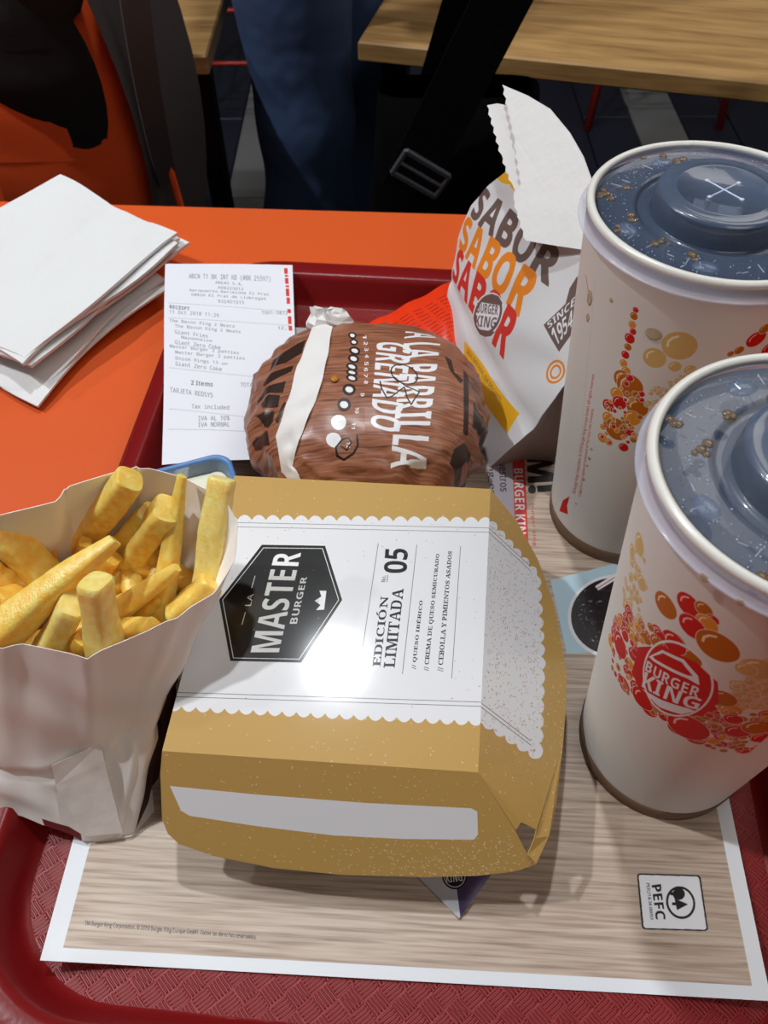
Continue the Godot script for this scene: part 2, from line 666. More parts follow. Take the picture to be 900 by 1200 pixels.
func build_materials() -> void:
	M.glow = mat(Color(0.9, 0.9, 0.9), 0.6)
	M.glow.emission_enabled = true
	M.glow.emission = Color(1.0, 0.97, 0.93)
	M.glow.emission_energy_multiplier = 1.5
	var fine := noise_tex(0.06, 256, 3, 3.0)
	var coarse := noise_tex(0.02, 256, 4, 6.0)
	M.fine = fine
	M.coarse = coarse
	M.white_paint = mat(Color(0.85, 0.85, 0.85), 0.6)
	M.wall_paint = grain(mat(Color(0.52, 0.50, 0.48), 0.9), fine, 4.0, 0.15)
	M.ceiling_paint = grain(mat(Color(0.56, 0.60, 0.66), 0.9), fine, 4.0, 0.1)
	M.dark_metal = mat(Color(0.04, 0.04, 0.045), 0.45)
	M.dark_metal.metallic = 0.3
	M.tray = grain(mat(Color(0.47, 0.075, 0.085), 0.30), fine, 18.0, 0.06)
	M.tray.metallic_specular = 0.35
	M.table = grain(mat(Color(0.84, 0.34, 0.12), 0.42), fine, 30.0, 0.06)
	M.tissue = grain(mat(Color(0.87, 0.87, 0.87), 0.95), noise_tex(0.09, 256, 31, 5.0), 22.0, 0.25)
	M.bag_paper = grain(mat(Color(0.93, 0.90, 0.87), 0.75), coarse, 14.0, 0.22)
	M.bag_paper.backlight = Color(0.45, 0.42, 0.38)
	M.plain_paper = grain(mat(Color(0.89, 0.88, 0.87), 0.7), coarse, 12.0, 0.25)
	M.gold = mat(Color(0.76, 0.60, 0.36), 0.40)
	M.gold_inner = mat(Color(0.70, 0.60, 0.45), 0.8)
	M.cup_paper = mat(Color(0.86, 0.84, 0.81), 0.4)
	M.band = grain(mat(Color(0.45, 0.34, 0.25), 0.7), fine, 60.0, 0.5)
	M.lid_clear = mat(Color(0.88, 0.89, 0.96, 0.34), 0.3)
	M.lid_clear.transparency = BaseMaterial3D.TRANSPARENCY_ALPHA
	M.lid_clear.clearcoat_enabled = true
	M.lid_clear.clearcoat = 1.0
	M.lid_clear.clearcoat_roughness = 0.06
	M.lid_disc = mat(Color(0.45, 0.53, 0.66, 0.32), 0.3)
	M.lid_disc.transparency = BaseMaterial3D.TRANSPARENCY_ALPHA
	M.lid_disc.clearcoat_enabled = true
	M.lid_disc.clearcoat = 1.0
	M.lid_disc.clearcoat_roughness = 0.05
	M.lid_knob = mat(Color(0.36, 0.42, 0.52, 0.66), 0.3)
	M.lid_knob.transparency = BaseMaterial3D.TRANSPARENCY_ALPHA
	M.lid_knob.clearcoat_enabled = true
	M.lid_knob.clearcoat = 1.0
	M.lid_knob.clearcoat_roughness = 0.06
	M.lid_edge = mat(Color(0.88, 0.87, 0.84), 0.25)
	M.lid_edge.clearcoat_enabled = true
	M.lid_edge.clearcoat = 0.6
	M.cola = mat(Color(0.10, 0.075, 0.07), 0.12)
	M.foam = mat(Color(0.50, 0.40, 0.28, 0.55), 0.1)
	M.foam.transparency = BaseMaterial3D.TRANSPARENCY_ALPHA
	M.scratch = mat(Color(0.75, 0.80, 0.90), 0.4)
	M.drop = mat(Color(0.75, 0.66, 0.50, 0.6), 0.1)
	M.drop.transparency = BaseMaterial3D.TRANSPARENCY_ALPHA
	M.tub_blue = mat(Color(0.38, 0.58, 0.82, 0.75), 0.3)
	M.tub_blue.transparency = BaseMaterial3D.TRANSPARENCY_ALPHA
	M.tub_wall = mat(Color(0.62, 0.74, 0.84, 0.55), 0.3)
	M.tub_wall.transparency = BaseMaterial3D.TRANSPARENCY_ALPHA
	M.sauce = mat(Color(0.90, 0.90, 0.80), 0.35)
	var oak := ImageTexture.create_from_image(wood(1024, 512, 16.0, 0.05, [Color(0.50, 0.37, 0.21), Color(0.62, 0.47, 0.28), Color(0.70, 0.55, 0.34), Color(0.74, 0.60, 0.39)], 21))
	M.oak = mat(Color.WHITE, 0.5, oak)
	M.oak.uv1_scale = Vector3(1.1, 1.5, 1)
	M.oak.uv1_offset = Vector3(0.5, 0.5, 0)
	M.denim = grain(mat(Color(0.22, 0.31, 0.46), 0.9), noise_tex(0.012, 256, 8, 9.0, 3), 3.0, 0.5)
	M.jacket = mat(Color(0.12, 0.12, 0.14), 0.9)
	M.skin = mat(Color(0.75, 0.55, 0.44), 0.6)
	M.hair = mat(Color(0.10, 0.07, 0.05), 0.8)
	M.shoe = mat(Color(0.08, 0.08, 0.09), 0.6)
	M.pack_orange = grain(mat(Color(0.95, 0.34, 0.10), 0.7), noise_tex(0.12, 256, 12, 6.0), 26.0, 0.35)
	M.pack_black = grain(mat(Color(0.035, 0.035, 0.04), 0.95), noise_tex(0.15, 256, 13, 7.0), 30.0, 0.4)
	M.pack_grey = grain(mat(Color(0.24, 0.21, 0.21), 0.9), fine, 30.0, 0.3)
	M.black_cloth = grain(mat(Color(0.016, 0.016, 0.018), 0.95), fine, 24.0, 0.4)
	M.black_cloth.metallic_specular = 0.2
	M.buckle = mat(Color(0.42, 0.43, 0.46), 0.22)
	M.buckle.metallic = 0.7
	M.red_metal = mat(Color(0.62, 0.13, 0.07), 0.4)
	M.tile_dark = grain(mat(Color(0.085, 0.10, 0.16), 0.5), fine, 6.0, 0.1)
	M.tile_light = grain(mat(Color(0.42, 0.42, 0.42), 0.5), fine, 6.0, 0.1)


func structure(called: String, size: Vector3, at: Vector3, m: Material) -> void:
	var o := obj(called, slab(size, 0.004), m, self, "structure")
	o.position = at


func build_room() -> void:
	structure("ceiling", Vector3(7.2, 0.1, 7.2), Vector3(0, 1.97, -0.6), M.ceiling_paint)
	structure("wall_left", Vector3(0.1, 2.72, 7.2), Vector3(-3.55, 0.58, -0.6), M.wall_paint)
	structure("wall_right", Vector3(0.1, 2.72, 7.2), Vector3(3.55, 0.58, -0.6), M.wall_paint)
	structure("wall_back", Vector3(7.2, 2.72, 0.1), Vector3(0, 0.58, -4.15), M.wall_paint)
	structure("wall_front", Vector3(7.2, 2.72, 0.1), Vector3(0, 0.58, 2.95), M.wall_paint)
	var floor_root := Node3D.new()
	floor_root.name = "floor"
	add_child(floor_root)
	floor_root.set_meta("kind", "structure")
	var base := obj("screed", slab(Vector3(7.2, 0.08, 7.2), 0.002), M.tile_dark, floor_root)
	base.position = Vector3(0, -0.80, -0.6)
	var plank := slab(Vector3(0.131, 0.012, 1.196), 0.0015)
	for i in range(-9, 13):
		for k in 3:
			var o := obj("plank", plank, M.tile_light if (i == -2 or i == 6) else M.tile_dark, floor_root)
			o.position = Vector3(-0.05 + i * 0.135, -0.756, -1.3 - k * 1.2 - (0.4 if i % 2 else 0.0))


func build_background() -> void:
	# two wooden tables
	var right := thing("wooden_table", "light wooden table with black legs behind the black bag strap", "table", Vector3(0.2, -0.037, -0.97))
	right.rotation.y = -0.24
	var top := obj("table_top", slab(Vector3(0.78, 0.022, 0.62), 0.002), M.oak, right)
	top.position = Vector3(0.155, -0.011, -0.31)
	for p in [[-0.20, -0.05], [0.50, -0.05], [-0.20, -0.57], [0.50, -0.57]]:
		var leg := obj("leg", slab(Vector3(0.03, 0.691, 0.03), 0.003), M.dark_metal, right)
		leg.position = Vector3(p[0], -0.3675, p[1])
	var left := thing("wooden_table", "light wooden table top corner between backpack and person in jeans", "table", Vector3(-0.197, -0.034, -0.983))
	var ltop := obj("table_top", slab(Vector3(0.6, 0.022, 0.62), 0.002), M.oak, left)
	ltop.position = Vector3(-0.30, -0.011, -0.31)
	for p in [[-0.02, -0.05], [-0.56, -0.05], [-0.02, -0.57], [-0.56, -0.57]]:
		var leg := obj("leg", slab(Vector3(0.026, 0.694, 0.026), 0.003), M.dark_metal, left)
		leg.position = Vector3(p[0], -0.3675, p[1])
	# stools
	stool(Vector3(-0.37, -0.75, -2.39), 0.0, "orange-red metal stool between the left wooden table and the jeans")
	stool(Vector3(0.74, -0.75, -2.41), 0.0, "orange-red metal stool under the right wooden table, its legs showing")
	build_person()
	build_backpack()
	build_black_bag()


func stool(at: Vector3, turn: float, label: String) -> void:
	var t := thing("metal_stool", label, "stool", at)
	t.rotation.y = turn
	var seat := obj("seat", slab(Vector3(0.32, 0.03, 0.32), 0.01), M.red_metal, t)
	seat.position.y = 0.66
	for s in [[-1, -1], [1, -1], [1, 1], [-1, 1]]:
		obj("leg", tube([Vector3(s[0] * 0.13, 0.65, s[1] * 0.13), Vector3(s[0] * 0.18, 0.0, s[1] * 0.18)], 0.011, 8), M.red_metal, t)
	for y in [0.18, 0.30]:
		var q: float = 0.13 + (0.65 - y) * 0.077
		for s in [[Vector3(-q, y, -q), Vector3(q, y, -q)], [Vector3(-q, y, q), Vector3(q, y, q)], [Vector3(-q, y, -q), Vector3(-q, y, q)], [Vector3(q, y, -q), Vector3(q, y, q)]]:
			obj("rung", tube(s, 0.006, 6), M.red_metal, t)


# One continuous surface round tapered bones: smooth minimum of capsules, meshed as surface nets.
func flesh(bones: Array, lo: Vector3, hi: Vector3, cell: float, k: float) -> ArrayMesh:
	var n := Vector3i(((hi - lo) / cell).ceil()) + Vector3i.ONE
	var f := PackedFloat32Array()
	f.resize(n.x * n.y * n.z)
	f.fill(1.0)
	for b in bones:
		var a: Vector3 = b[0]
		var d: Vector3 = (b[1] as Vector3) - a
		var r := maxf(b[2], b[3]) + k * 2.0 + cell * 2.0
		var l0 := Vector3i((((a.min(b[1])) - Vector3.ONE * r - lo) / cell).floor()).clamp(Vector3i.ZERO, n - Vector3i.ONE)
		var l1 := Vector3i((((a.max(b[1])) + Vector3.ONE * r - lo) / cell).ceil()).clamp(Vector3i.ZERO, n - Vector3i.ONE)
		var dd := maxf(d.length_squared(), 1e-8)
		for z in range(l0.z, l1.z + 1):
			for y in range(l0.y, l1.y + 1):
				for x in range(l0.x, l1.x + 1):
					var p := lo + Vector3(x, y, z) * cell - a
					var t := clampf(p.dot(d) / dd, 0.0, 1.0)
					var s := (p - d * t).length() - lerpf(b[2], b[3], t)
					var at := x + n.x * (y + n.y * z)
					var o := f[at]
					var hh := maxf(k - absf(o - s), 0.0) / k
					f[at] = minf(o, s) - hh * hh * k * 0.25
	var vert := {}
	var pts := PackedVector3Array()
	for z in n.z - 1:
		for y in n.y - 1:
			for x in n.x - 1:
				var at := x + n.x * (y + n.y * z)
				var inside := 0
				var v := [f[at], f[at + 1], f[at + n.x], f[at + n.x + 1]]
				var up := at + n.x * n.y
				v.append_array([f[up], f[up + 1], f[up + n.x], f[up + n.x + 1]])
				for q in v:
					if q < 0.0:
						inside += 1
				if inside == 0 or inside == 8:
					continue
				var sum := Vector3.ZERO
				var cnt := 0
				for e in [[0, 1], [2, 3], [4, 5], [6, 7], [0, 2], [1, 3], [4, 6], [5, 7], [0, 4], [1, 5], [2, 6], [3, 7]]:
					if (v[e[0]] < 0.0) != (v[e[1]] < 0.0):
						var t: float = v[e[0]] / (v[e[0]] - v[e[1]])
						sum += Vector3(e[0] & 1, (e[0] >> 1) & 1, e[0] >> 2).lerp(Vector3(e[1] & 1, (e[1] >> 1) & 1, e[1] >> 2), t)
						cnt += 1
				vert[at] = pts.size()
				pts.append(lo + (Vector3(x, y, z) + sum / cnt) * cell)
	var st := SurfaceTool.new()
	st.begin(Mesh.PRIMITIVE_TRIANGLES)
	st.set_smooth_group(1)
	var step := [1, n.x, n.x * n.y]
	for at in vert:
		for ax in 3:
			var s0 := f[at] < 0.0
			var nx: int = at + step[ax]
			if nx >= f.size() or s0 == (f[nx] < 0.0):
				continue
			var u: int = step[(ax + 1) % 3]
			var w: int = step[(ax + 2) % 3]
			var q := [at, at - u, at - u - w, at - w]
			if not (vert.has(q[1]) and vert.has(q[2]) and vert.has(q[3])):
				continue
			if s0:
				q.reverse()
			for i in [0, 1, 2, 0, 2, 3]:
				st.add_vertex(pts[vert[q[i]]])
	st.index()
	st.generate_normals()
	return st.commit()


func build_person() -> void:
	var t := thing("person", "person in dark blue jeans standing beyond the far edge of the orange table", "person", Vector3(-0.095, -0.75, -1.19))
	t.rotation.y = 1.35
	var hips := 0.92
	var legs := []
	for s in [-1.0, 1.0]:
		var hip := Vector3(s * 0.085, hips, 0.0)
		var knee := Vector3(s * 0.085, 0.58, 0.012)
		var ankle := Vector3(s * 0.085, 0.09, -0.005)
		legs.append([hip, knee, 0.088, 0.060])
		legs.append([knee, knee.lerp(ankle, 0.3), 0.06, 0.062])
		legs.append([knee.lerp(ankle, 0.3), ankle, 0.062, 0.05])
	legs.append([Vector3(-0.06, hips + 0.05, -0.01), Vector3(0.06, hips + 0.05, -0.01), 0.105, 0.105])
	legs.append([Vector3(0, hips + 0.05, 0), Vector3(0, 1.05, 0), 0.11, 0.11])
	obj("jeans", flesh(legs, Vector3(-0.28, 0.03, -0.2), Vector3(0.3, 1.2, 0.2), 0.013, 0.03), M.denim, t)
	var body := [[Vector3(0, 1.02, 0), Vector3(0, 1.32, -0.01), 0.125, 0.13], [Vector3(-0.13, 1.40, -0.01), Vector3(0.13, 1.40, -0.01), 0.07, 0.07]]
	var hands := [[Vector3(0, 1.42, 0), Vector3(0, 1.54, 0.0), 0.055, 0.05], [Vector3(0, 1.58, 0.01), Vector3(0, 1.66, 0.0), 0.07, 0.085], [Vector3(0, 1.58, 0.085), Vector3(0, 1.61, 0.08), 0.014, 0.01]]
	hands.append([Vector3(0, 1.42, 0), Vector3(0, 1.34, -0.01), 0.055, 0.05])
	for s in [-1.0, 1.0]:
		hands.append([Vector3(0, 1.38, -0.01), Vector3(s * 0.18, 1.40, -0.01), 0.035, 0.035])
		hands.append([Vector3(s * 0.18, 1.40, -0.01), Vector3(s * 0.25, 1.12, -0.02), 0.035, 0.03])
		hands.append([Vector3(s * 0.25, 1.12, -0.02), Vector3(s * 0.16, 1.30, 0.13), 0.028, 0.026])
		body.append([Vector3(s * 0.18, 1.40, -0.01), Vector3(s * 0.25, 1.12, -0.02), 0.056, 0.046])
		body.append([Vector3(s * 0.25, 1.12, -0.02), Vector3(s * 0.16, 1.30, 0.13), 0.045, 0.033])
		hands.append([Vector3(s * 0.16, 1.30, 0.13), Vector3(s * 0.12, 1.36, 0.17), 0.028, 0.034])
		for i in 4:
			hands.append([Vector3(s * (0.135 - i * 0.018), 1.375, 0.18 + i * 0.004), Vector3(s * (0.115 - i * 0.019), 1.44 - absf(i - 1.6) * 0.008, 0.185 + i * 0.004), 0.010, 0.008])
		hands.append([Vector3(s * 0.09, 1.34, 0.18), Vector3(s * 0.05, 1.37, 0.20), 0.012, 0.009])
	obj("jacket", flesh(body, Vector3(-0.36, 0.82, -0.2), Vector3(0.36, 1.52, 0.28), 0.016, 0.04), M.jacket, t)
	obj("body", flesh(hands, Vector3(-0.32, 1.05, -0.14), Vector3(0.32, 1.78, 0.42), 0.011, 0.012), M.skin, t)
	obj("hair", ball(Vector3(0.092, 0.09, 0.10), Vector3(0, 1.70, -0.025)), M.hair, t)
	for s in [-1.0, 1.0]:
		var ax: float = s * 0.085
		obj("shoe", flesh([[Vector3(ax, 0.045, -0.06), Vector3(ax + s * 0.02, 0.035, 0.12), 0.045, 0.036], [Vector3(ax, 0.07, -0.05), Vector3(ax, 0.10, -0.04), 0.045, 0.045]], Vector3(ax - 0.1, -0.01, -0.15), Vector3(ax + 0.12, 0.17, 0.2), 0.012, 0.02), M.shoe, t)


func build_backpack() -> void:
	var t := thing("backpack", "orange backpack with a black padded panel and grey strap, behind the napkins", "backpack", Vector3(-0.372, -0.30, -0.86))
	var rows := []
	for i in 15:
		var v := i / 14.0
		var y := 0.46 - 0.46 * v
		var half := 0.132 + 0.022 * sin(PI * minf(v * 1.2, 1.0)) - 0.05 * pow(maxf(0.0, 0.25 - v) * 4.0, 2.0)
		var deep := 0.085 + 0.02 * sin(PI * v)
		if i == 0 or i == 14:
			half = 0.05
			deep = 0.03
		var r := []
		for k in 29:
			var a := TAU * k / 28.0
			var c := cos(a)
			var s := sin(a)
			r.append(Vector3(signf(s) * pow(absf(s), 0.55) * half, y, signf(c) * pow(absf(c), 0.6) * deep + 0.004 * sin(v * 40.0 + s * 3.0)))
		rows.append(r)
	obj("body", grid(rows), M.pack_orange, t)
	# the black padded panel: a leaf shape that bulges from the front
	var pad := []
	for i in 13:
		var v := i / 12.0
		var r := []
		for k in 11:
			var u := k / 10.0 * 2.0 - 1.0
			var wide := 0.062 * pow(sin(PI * clampf(v, 0.0, 1.0)), 0.65) + 0.002
			var y := 0.475 - 0.215 * v
			var lean := 0.055 * v * v - 0.01
			r.append(Vector3(0.046 + lean + u * wide * 1.02, y, 0.092 + 0.022 * (1.0 - u * u) * sin(PI * v) + 0.003 * sin(v * 22.0) * (1.0 - u * u)))
		pad.append(r)
	obj("padded_panel", grid(pad), M.pack_black, t)
	var pad2 := ball(Vector3(0.06, 0.07, 0.02), Vector3(0.075, 0.44, 0.09), null, 16)
	obj("padded_panel", pad2, M.pack_black, t)
	var side := []
	for i in 13:
		var v := i / 12.0
		var r := []
		for k in 5:
			var u := k / 4.0
			r.append(Vector3(0.118 + 0.032 * sin(PI * minf(v * 1.2, 1.0)) * 0.9 + u * 0.034, 0.46 - 0.45 * v, 0.107 - u * 0.14))
		side.append(r)
	obj("side_panel", grid(side), M.pack_grey, t)
	var piping := []
	for i in 15:
		var v := i / 14.0
		piping.append(Vector3(0.158 + 0.03 * v * v, 0.45 - 0.45 * v, 0.078 + 0.012 * sin(PI * v)))
	obj("piping", tube(piping, 0.004, 6), M.pack_orange, t)
	var strap := []
	for i in 13:
		var v := i / 12.0
		strap.append([Vector3(0.163 - 0.010 * v, 0.47 - 0.235 * v, 0.10 + 0.02 * sin(PI * v)), Vector3(0.186 - 0.018 * v, 0.47 - 0.235 * v, 0.085 + 0.02 * sin(PI * v))])
	var su := []
	for i in 13:
		su.append([Vector2(0, i), Vector2(1, i)])
	obj("strap", sheet(strap, su, 0.003), M.pack_grey, t)
	var seat := thing("bench", "dark upholstered bench seat under the orange backpack", "bench", Vector3(-0.42, -0.75, -0.86))
	var cushion := obj("cushion", slab(Vector3(0.5, 0.07, 0.22), 0.015), M.black_cloth, seat)
	cushion.position.y = 0.413
	for s in [[-1, -1], [1, -1], [1, 1], [-1, 1]]:
		var leg := obj("leg", slab(Vector3(0.03, 0.378, 0.03), 0.003), M.dark_metal, seat)
		leg.position = Vector3(s[0] * 0.22, 0.189, s[1] * 0.085)


func build_black_bag() -> void:
	var t := thing("shoulder_bag", "black shoulder bag whose wide strap with buckle crosses the wooden table", "bag", Vector3(0.10, -0.42, -0.82))
	var rows := []
	for i in 11:
		var v := i / 10.0
		var half := 0.088 - 0.008 * cos(v * 5.0)
		var deep := 0.055 + 0.015 * sin(PI * v)
		if i == 0 or i == 10:
			half = 0.078
			deep = 0.025
		var r := []
		for k in 25:
			var a := TAU * k / 24.0
			r.append(Vector3(signf(sin(a)) * pow(absf(sin(a)), 0.4) * half - 0.026, 0.425 - 0.425 * v, signf(cos(a)) * pow(absf(cos(a)), 0.6) * deep))
		rows.append(r)
	obj("body", grid(rows), M.black_cloth, t)
	var strap := []
	var su := []
	var run := Curve3D.new()
	for p in [Vector3(-0.04, 0.40, -0.05), Vector3(0.0, 0.55, -0.05), Vector3(0.075, 0.72, -0.03), Vector3(0.088, 0.745, 0.0), Vector3(0.078, 0.69, 0.015), Vector3(0.060, 0.63, 0.022), Vector3(-0.078, 0.362, 0.082)]:
		run.add_point(p)
	for i in 41:
		var v := i / 40.0
		var c := run.sample_baked(v * run.get_baked_length())
		strap.append([c + Vector3(-0.022, 0.010, 0), c + Vector3(0.022, -0.010, 0)])
		su.append([Vector2(0, v), Vector2(1, v)])
	obj("strap", sheet(strap, su, 0.003), M.black_cloth, t)
	var bk := SurfaceTool.new()
	bk.begin(Mesh.PRIMITIVE_TRIANGLES)
	var fr := Transform3D(Basis(Vector3(0, 0, 1), -0.55), Vector3(-0.064, 0.384, 0.088))
	for b in [[0, 0.012, 0.05, 0.006], [0, -0.012, 0.05, 0.006], [0.024, 0, 0.005, 0.028], [-0.024, 0, 0.005, 0.028], [0, 0, 0.046, 0.004]]:
		slab(Vector3(b[2], b[3], 0.005), 0.0015, bk, fr * Transform3D(Basis(), Vector3(b[0], b[1], 0)))
	obj("buckle", finish(bk), M.buckle, t)


func build_table_and_tray() -> void:
	var t := thing("orange_table", "orange laminate table that carries the tray and the napkins", "table", Vector3(0, -0.004, -0.2))
	t.rotation.y = -0.059
	var top := obj("table_top", slab(Vector3(1.5, 0.03, 0.86), 0.004), M.table, t)
	top.position = Vector3(0.0, -0.015, 0.01)
	for p in [[-0.68, -0.36], [0.68, -0.36], [-0.68, 0.38], [0.68, 0.38]]:
		var leg := obj("leg", slab(Vector3(0.04, 0.716, 0.04), 0.003), M.dark_metal, t)
		leg.position = Vector3(p[0], -0.388, p[1])
	var tray := thing("tray", "dark red plastic tray with raised rim and woven-texture floor", "tray", Vector3(0.0208, 0, -0.2615))
	tray.rotation.y = -0.09
	var st := SurfaceTool.new()
	st.begin(Mesh.PRIMITIVE_TRIANGLES)
	var a := 0.1563
	var b := 0.2195
	var r := 0.048
	dish([[a, b, r, 0.0], [a + 0.0015, b + 0.0015, r, 0.0007], [a + 0.004, b + 0.004, r + 0.002, 0.004], [a + 0.009, b + 0.008, r + 0.004, 0.0165], [a + 0.0105, b + 0.010, r + 0.006, 0.0195], [a + 0.013, b + 0.013, r + 0.008, 0.0205], [a + 0.019, b + 0.024, r + 0.014, 0.0195], [a + 0.022, b + 0.028, r + 0.016, 0.0178], [a + 0.0225, b + 0.0285, r + 0.016, 0.0105], [a + 0.0205, b + 0.0265, r + 0.015, 0.0105], [a + 0.019, b + 0.024, r + 0.014, 0.0165], [a + 0.012, b + 0.012, r + 0.007, 0.0165], [a + 0.006, b + 0.006, r + 0.003, -0.003], [a, b, r, -0.003]], st, false, true)
	obj("rim", finish(st), M.tray, tray)
	var fl := SurfaceTool.new()
	fl.begin(Mesh.PRIMITIVE_TRIANGLES)
	var pts := ring_shape(a, b, r)
	fl.set_smooth_group(-1)
	for side in 2:
		for i in pts.size() - 1:
			for q in ([Vector2.ZERO, pts[i], pts[i + 1]] if side == 0 else [Vector2.ZERO, pts[i + 1], pts[i]]):
				fl.set_uv(q / 0.042)
				fl.add_vertex(Vector3(q.x, -0.003 * side, q.y))
	fl.generate_normals()
	fl.generate_tangents()
	var floor_mat := mat(Color(0.56, 0.125, 0.13), 0.42)
	floor_mat.normal_enabled = true
	floor_mat.normal_texture = weave_normal()
	floor_mat.normal_scale = 1.6
	obj("tray_floor", fl.commit(), floor_mat, tray)


# Basket weave: cells of slanting ridges that turn a quarter from one cell to the next.
func weave_normal() -> ImageTexture:
	var n := 512
	var im := Image.create_empty(n, n, false, Image.FORMAT_RGBA8)
	im.fill(Color(0.5, 0.5, 0.5))
	var cells := 4
	var s := float(n) / cells
	var r := RandomNumberGenerator.new()
	r.seed = 5
	var jag := []
	for i in 64:
		jag.append(r.randf_range(-0.1, 0.1))
	for y in n:
		for x in n:
			var u := (x + y) / s / 1.0
			var v := (x - y) / s / 1.0
			var cu := int(floor(u))
			var cv := int(floor(v))
			var fu := u - cu
			var fv := v - cv
			var even := posmod(cu + cv, 2) == 0
			var along := fu if even else fv
			var across := fv if even else fu
			var edge := smoothstep(0.02, 0.14, along) * smoothstep(0.98, 0.86, along)
			var h := 0.5 + 0.5 * cos(across * TAU * 5.0 + jag[posmod(cu * 7 + cv * 13, 64)] * 20.0 + sin(along * 6.0) * 0.5)
			h = smoothstep(0.25, 0.85, h) * edge
			im.set_pixel(x, y, Color(h, h, h))
	im.bump_map_to_normal_map(7.0)
	return ImageTexture.create_from_image(im)


func paper_mat(tex: Texture2D, rough: float, bump: float, scale := 10.0) -> StandardMaterial3D:
	var m := mat(Color.WHITE, rough, tex)
	m.texture_repeat = false
	return m


func build_placemat() -> void:
	var im := wood(1344, 1848, 30.0, 0.085, [Color(0.46, 0.37, 0.32), Color(0.63, 0.54, 0.48), Color(0.74, 0.66, 0.59), Color(0.80, 0.73, 0.66), Color(0.86, 0.80, 0.74)], 11, 1.45)
	var c := Canvas.new(1344, 1848, PAPER_WHITE, fonts, im)
	var b := 37.0
	for q in [[0, 0, 1344, 0, 1344, b, 0, b], [0, 1848 - b * 0.62, 1344, 1848 - b * 0.62, 1344, 1848, 0, 1848], [0, 0, b, 0, b, 1848, 0, 1848], [1344 - b * 0.8, 0, 1344, 0, 1344, 1848, 1344 - b * 0.8, 1848]]:
		c.ply(q, Color(0.89, 0.90, 0.92))
	print_mat(c)
	var m := paper_mat(c.done(), 0.42, 0.1)
	var o := Vector3(-0.1183, 0.0008, -0.4676)
	var u := Vector3(0.2906, 0, 0.0155)
	var v := Vector3(-0.0214, 0, 0.3994)
	var g := patch([o, o + u, o + u + v, o + v], 40, 48, func(x: float, y: float):
		var curl := pow(maxf(0.0, x - 0.93) / 0.07, 2.0) * 0.0035 * sin(PI * clampf(y, 0.0, 1.0))
		var far := pow(maxf(0.0, 0.06 - y) / 0.06, 2.0) * 0.006
		var corner := 0.0
		for q in [Vector2(0, 1), Vector2(1, 1)]:
			corner += 0.0095 * pow(clampf(1.0 - Vector2((x - q.x) * 0.291, (y - q.y) * 0.40).length() / 0.055, 0.0, 1.0), 1.4)
		var lift := curl + far + corner + 0.0003 * (sin(x * 9.0 + y * 4.0) + 1.0)
		var p: Vector3 = o + u * x + v * y
		return Vector3(-p.x * lift / 0.375, lift, -p.z * lift / 0.375))
	tag(obj("placemat", sheet(g[0], g[1], 0.0002), m), "wood-print paper placemat with white border lying in the red tray", "placemat")


func build_receipt() -> void:
	var c := Canvas.new(600, 900, Color(0.90, 0.905, 0.935), fonts)
	print_receipt(c)
	var m := paper_mat(c.done(), 0.45, 0.1)
	var g := patch([Vector3(-0.1544, 0.0245, -0.5061), Vector3(-0.0638, 0.0245, -0.5023), Vector3(-0.0501, 0.012, -0.3287), Vector3(-0.1264, 0.0215, -0.3168)], 16, 24, func(x: float, y: float):
		return Vector3(0, 0.0012 * sin(y * 7.0 + x * 2.0) + 0.0015 * x * (1.0 - x) * 4.0 * y, 0))
	tag(obj("receipt", sheet(g[0], g[1], 0.00015), m), "white printed till receipt with an orange edge strip between the napkins and the burger", "receipt")


func napkin(called: String, label: String, corners: Array, thick: float, layers: int, seed_value: int, bend: float) -> void:
	var t := thing(called, label, "napkin", Vector3.ZERO)
	var r := RandomNumberGenerator.new()
	r.seed = seed_value
	for k in layers:
		var dy := -thick * k / layers
		var sh := []
		for q in corners:
			sh.append(q + Vector3(r.randf_range(-0.004, 0.004) * k, dy, r.randf_range(-0.004, 0.004) * k))
		var ph := r.randf() * 6.0
		var g := patch(sh, 26, 26, func(x: float, y: float):
			var fold := bend * (0.5 + 0.5 * sin(x * 4.5 + y * 2.0 + 1.0)) * (0.3 + 0.7 * y)
			var crease := -0.0014 * exp(-pow((x - 0.48 - 0.1 * y) / 0.02, 2.0)) - 0.001 * exp(-pow((x + y * 0.4 - 0.75) / 0.03, 2.0))
			var edge := -0.0045 * pow(y, 7.0) * (1.0 if k == 0 else 0.3) - 0.002 * pow(1.0 - y, 8.0)
			return Vector3(0.004 * sin(y * 6.0 + ph) * x + 0.004 * pow(y, 5.0) * sin(x * 7.0), fold + crease + edge + 0.0009 * sin(x * 13.0 + ph) * sin(y * 9.0), 0.003 * sin(x * 7.0 + ph)))
		obj("ply", sheet(g[0], g[1], thick / layers * 0.55), M.tissue, t)


func build_napkins() -> void:
	napkin("paper_napkin", "topmost white folded paper napkin on the orange table beside the receipt", [Vector3(-0.2536, 0.0300, -0.6142), Vector3(-0.1463, 0.0310, -0.5344), Vector3(-0.2276, 0.0210, -0.4035), Vector3(-0.3359, 0.0200, -0.4931)], 0.015, 4, 3, 0.009)
	napkin("paper_napkin", "white folded paper napkin lying under the top napkin", [Vector3(-0.2536, 0.0120, -0.6209), Vector3(-0.1580, 0.0120, -0.5065), Vector3(-0.2314, 0.0040, -0.3917), Vector3(-0.3383, 0.0040, -0.4794)], 0.006, 2, 9, 0.002)


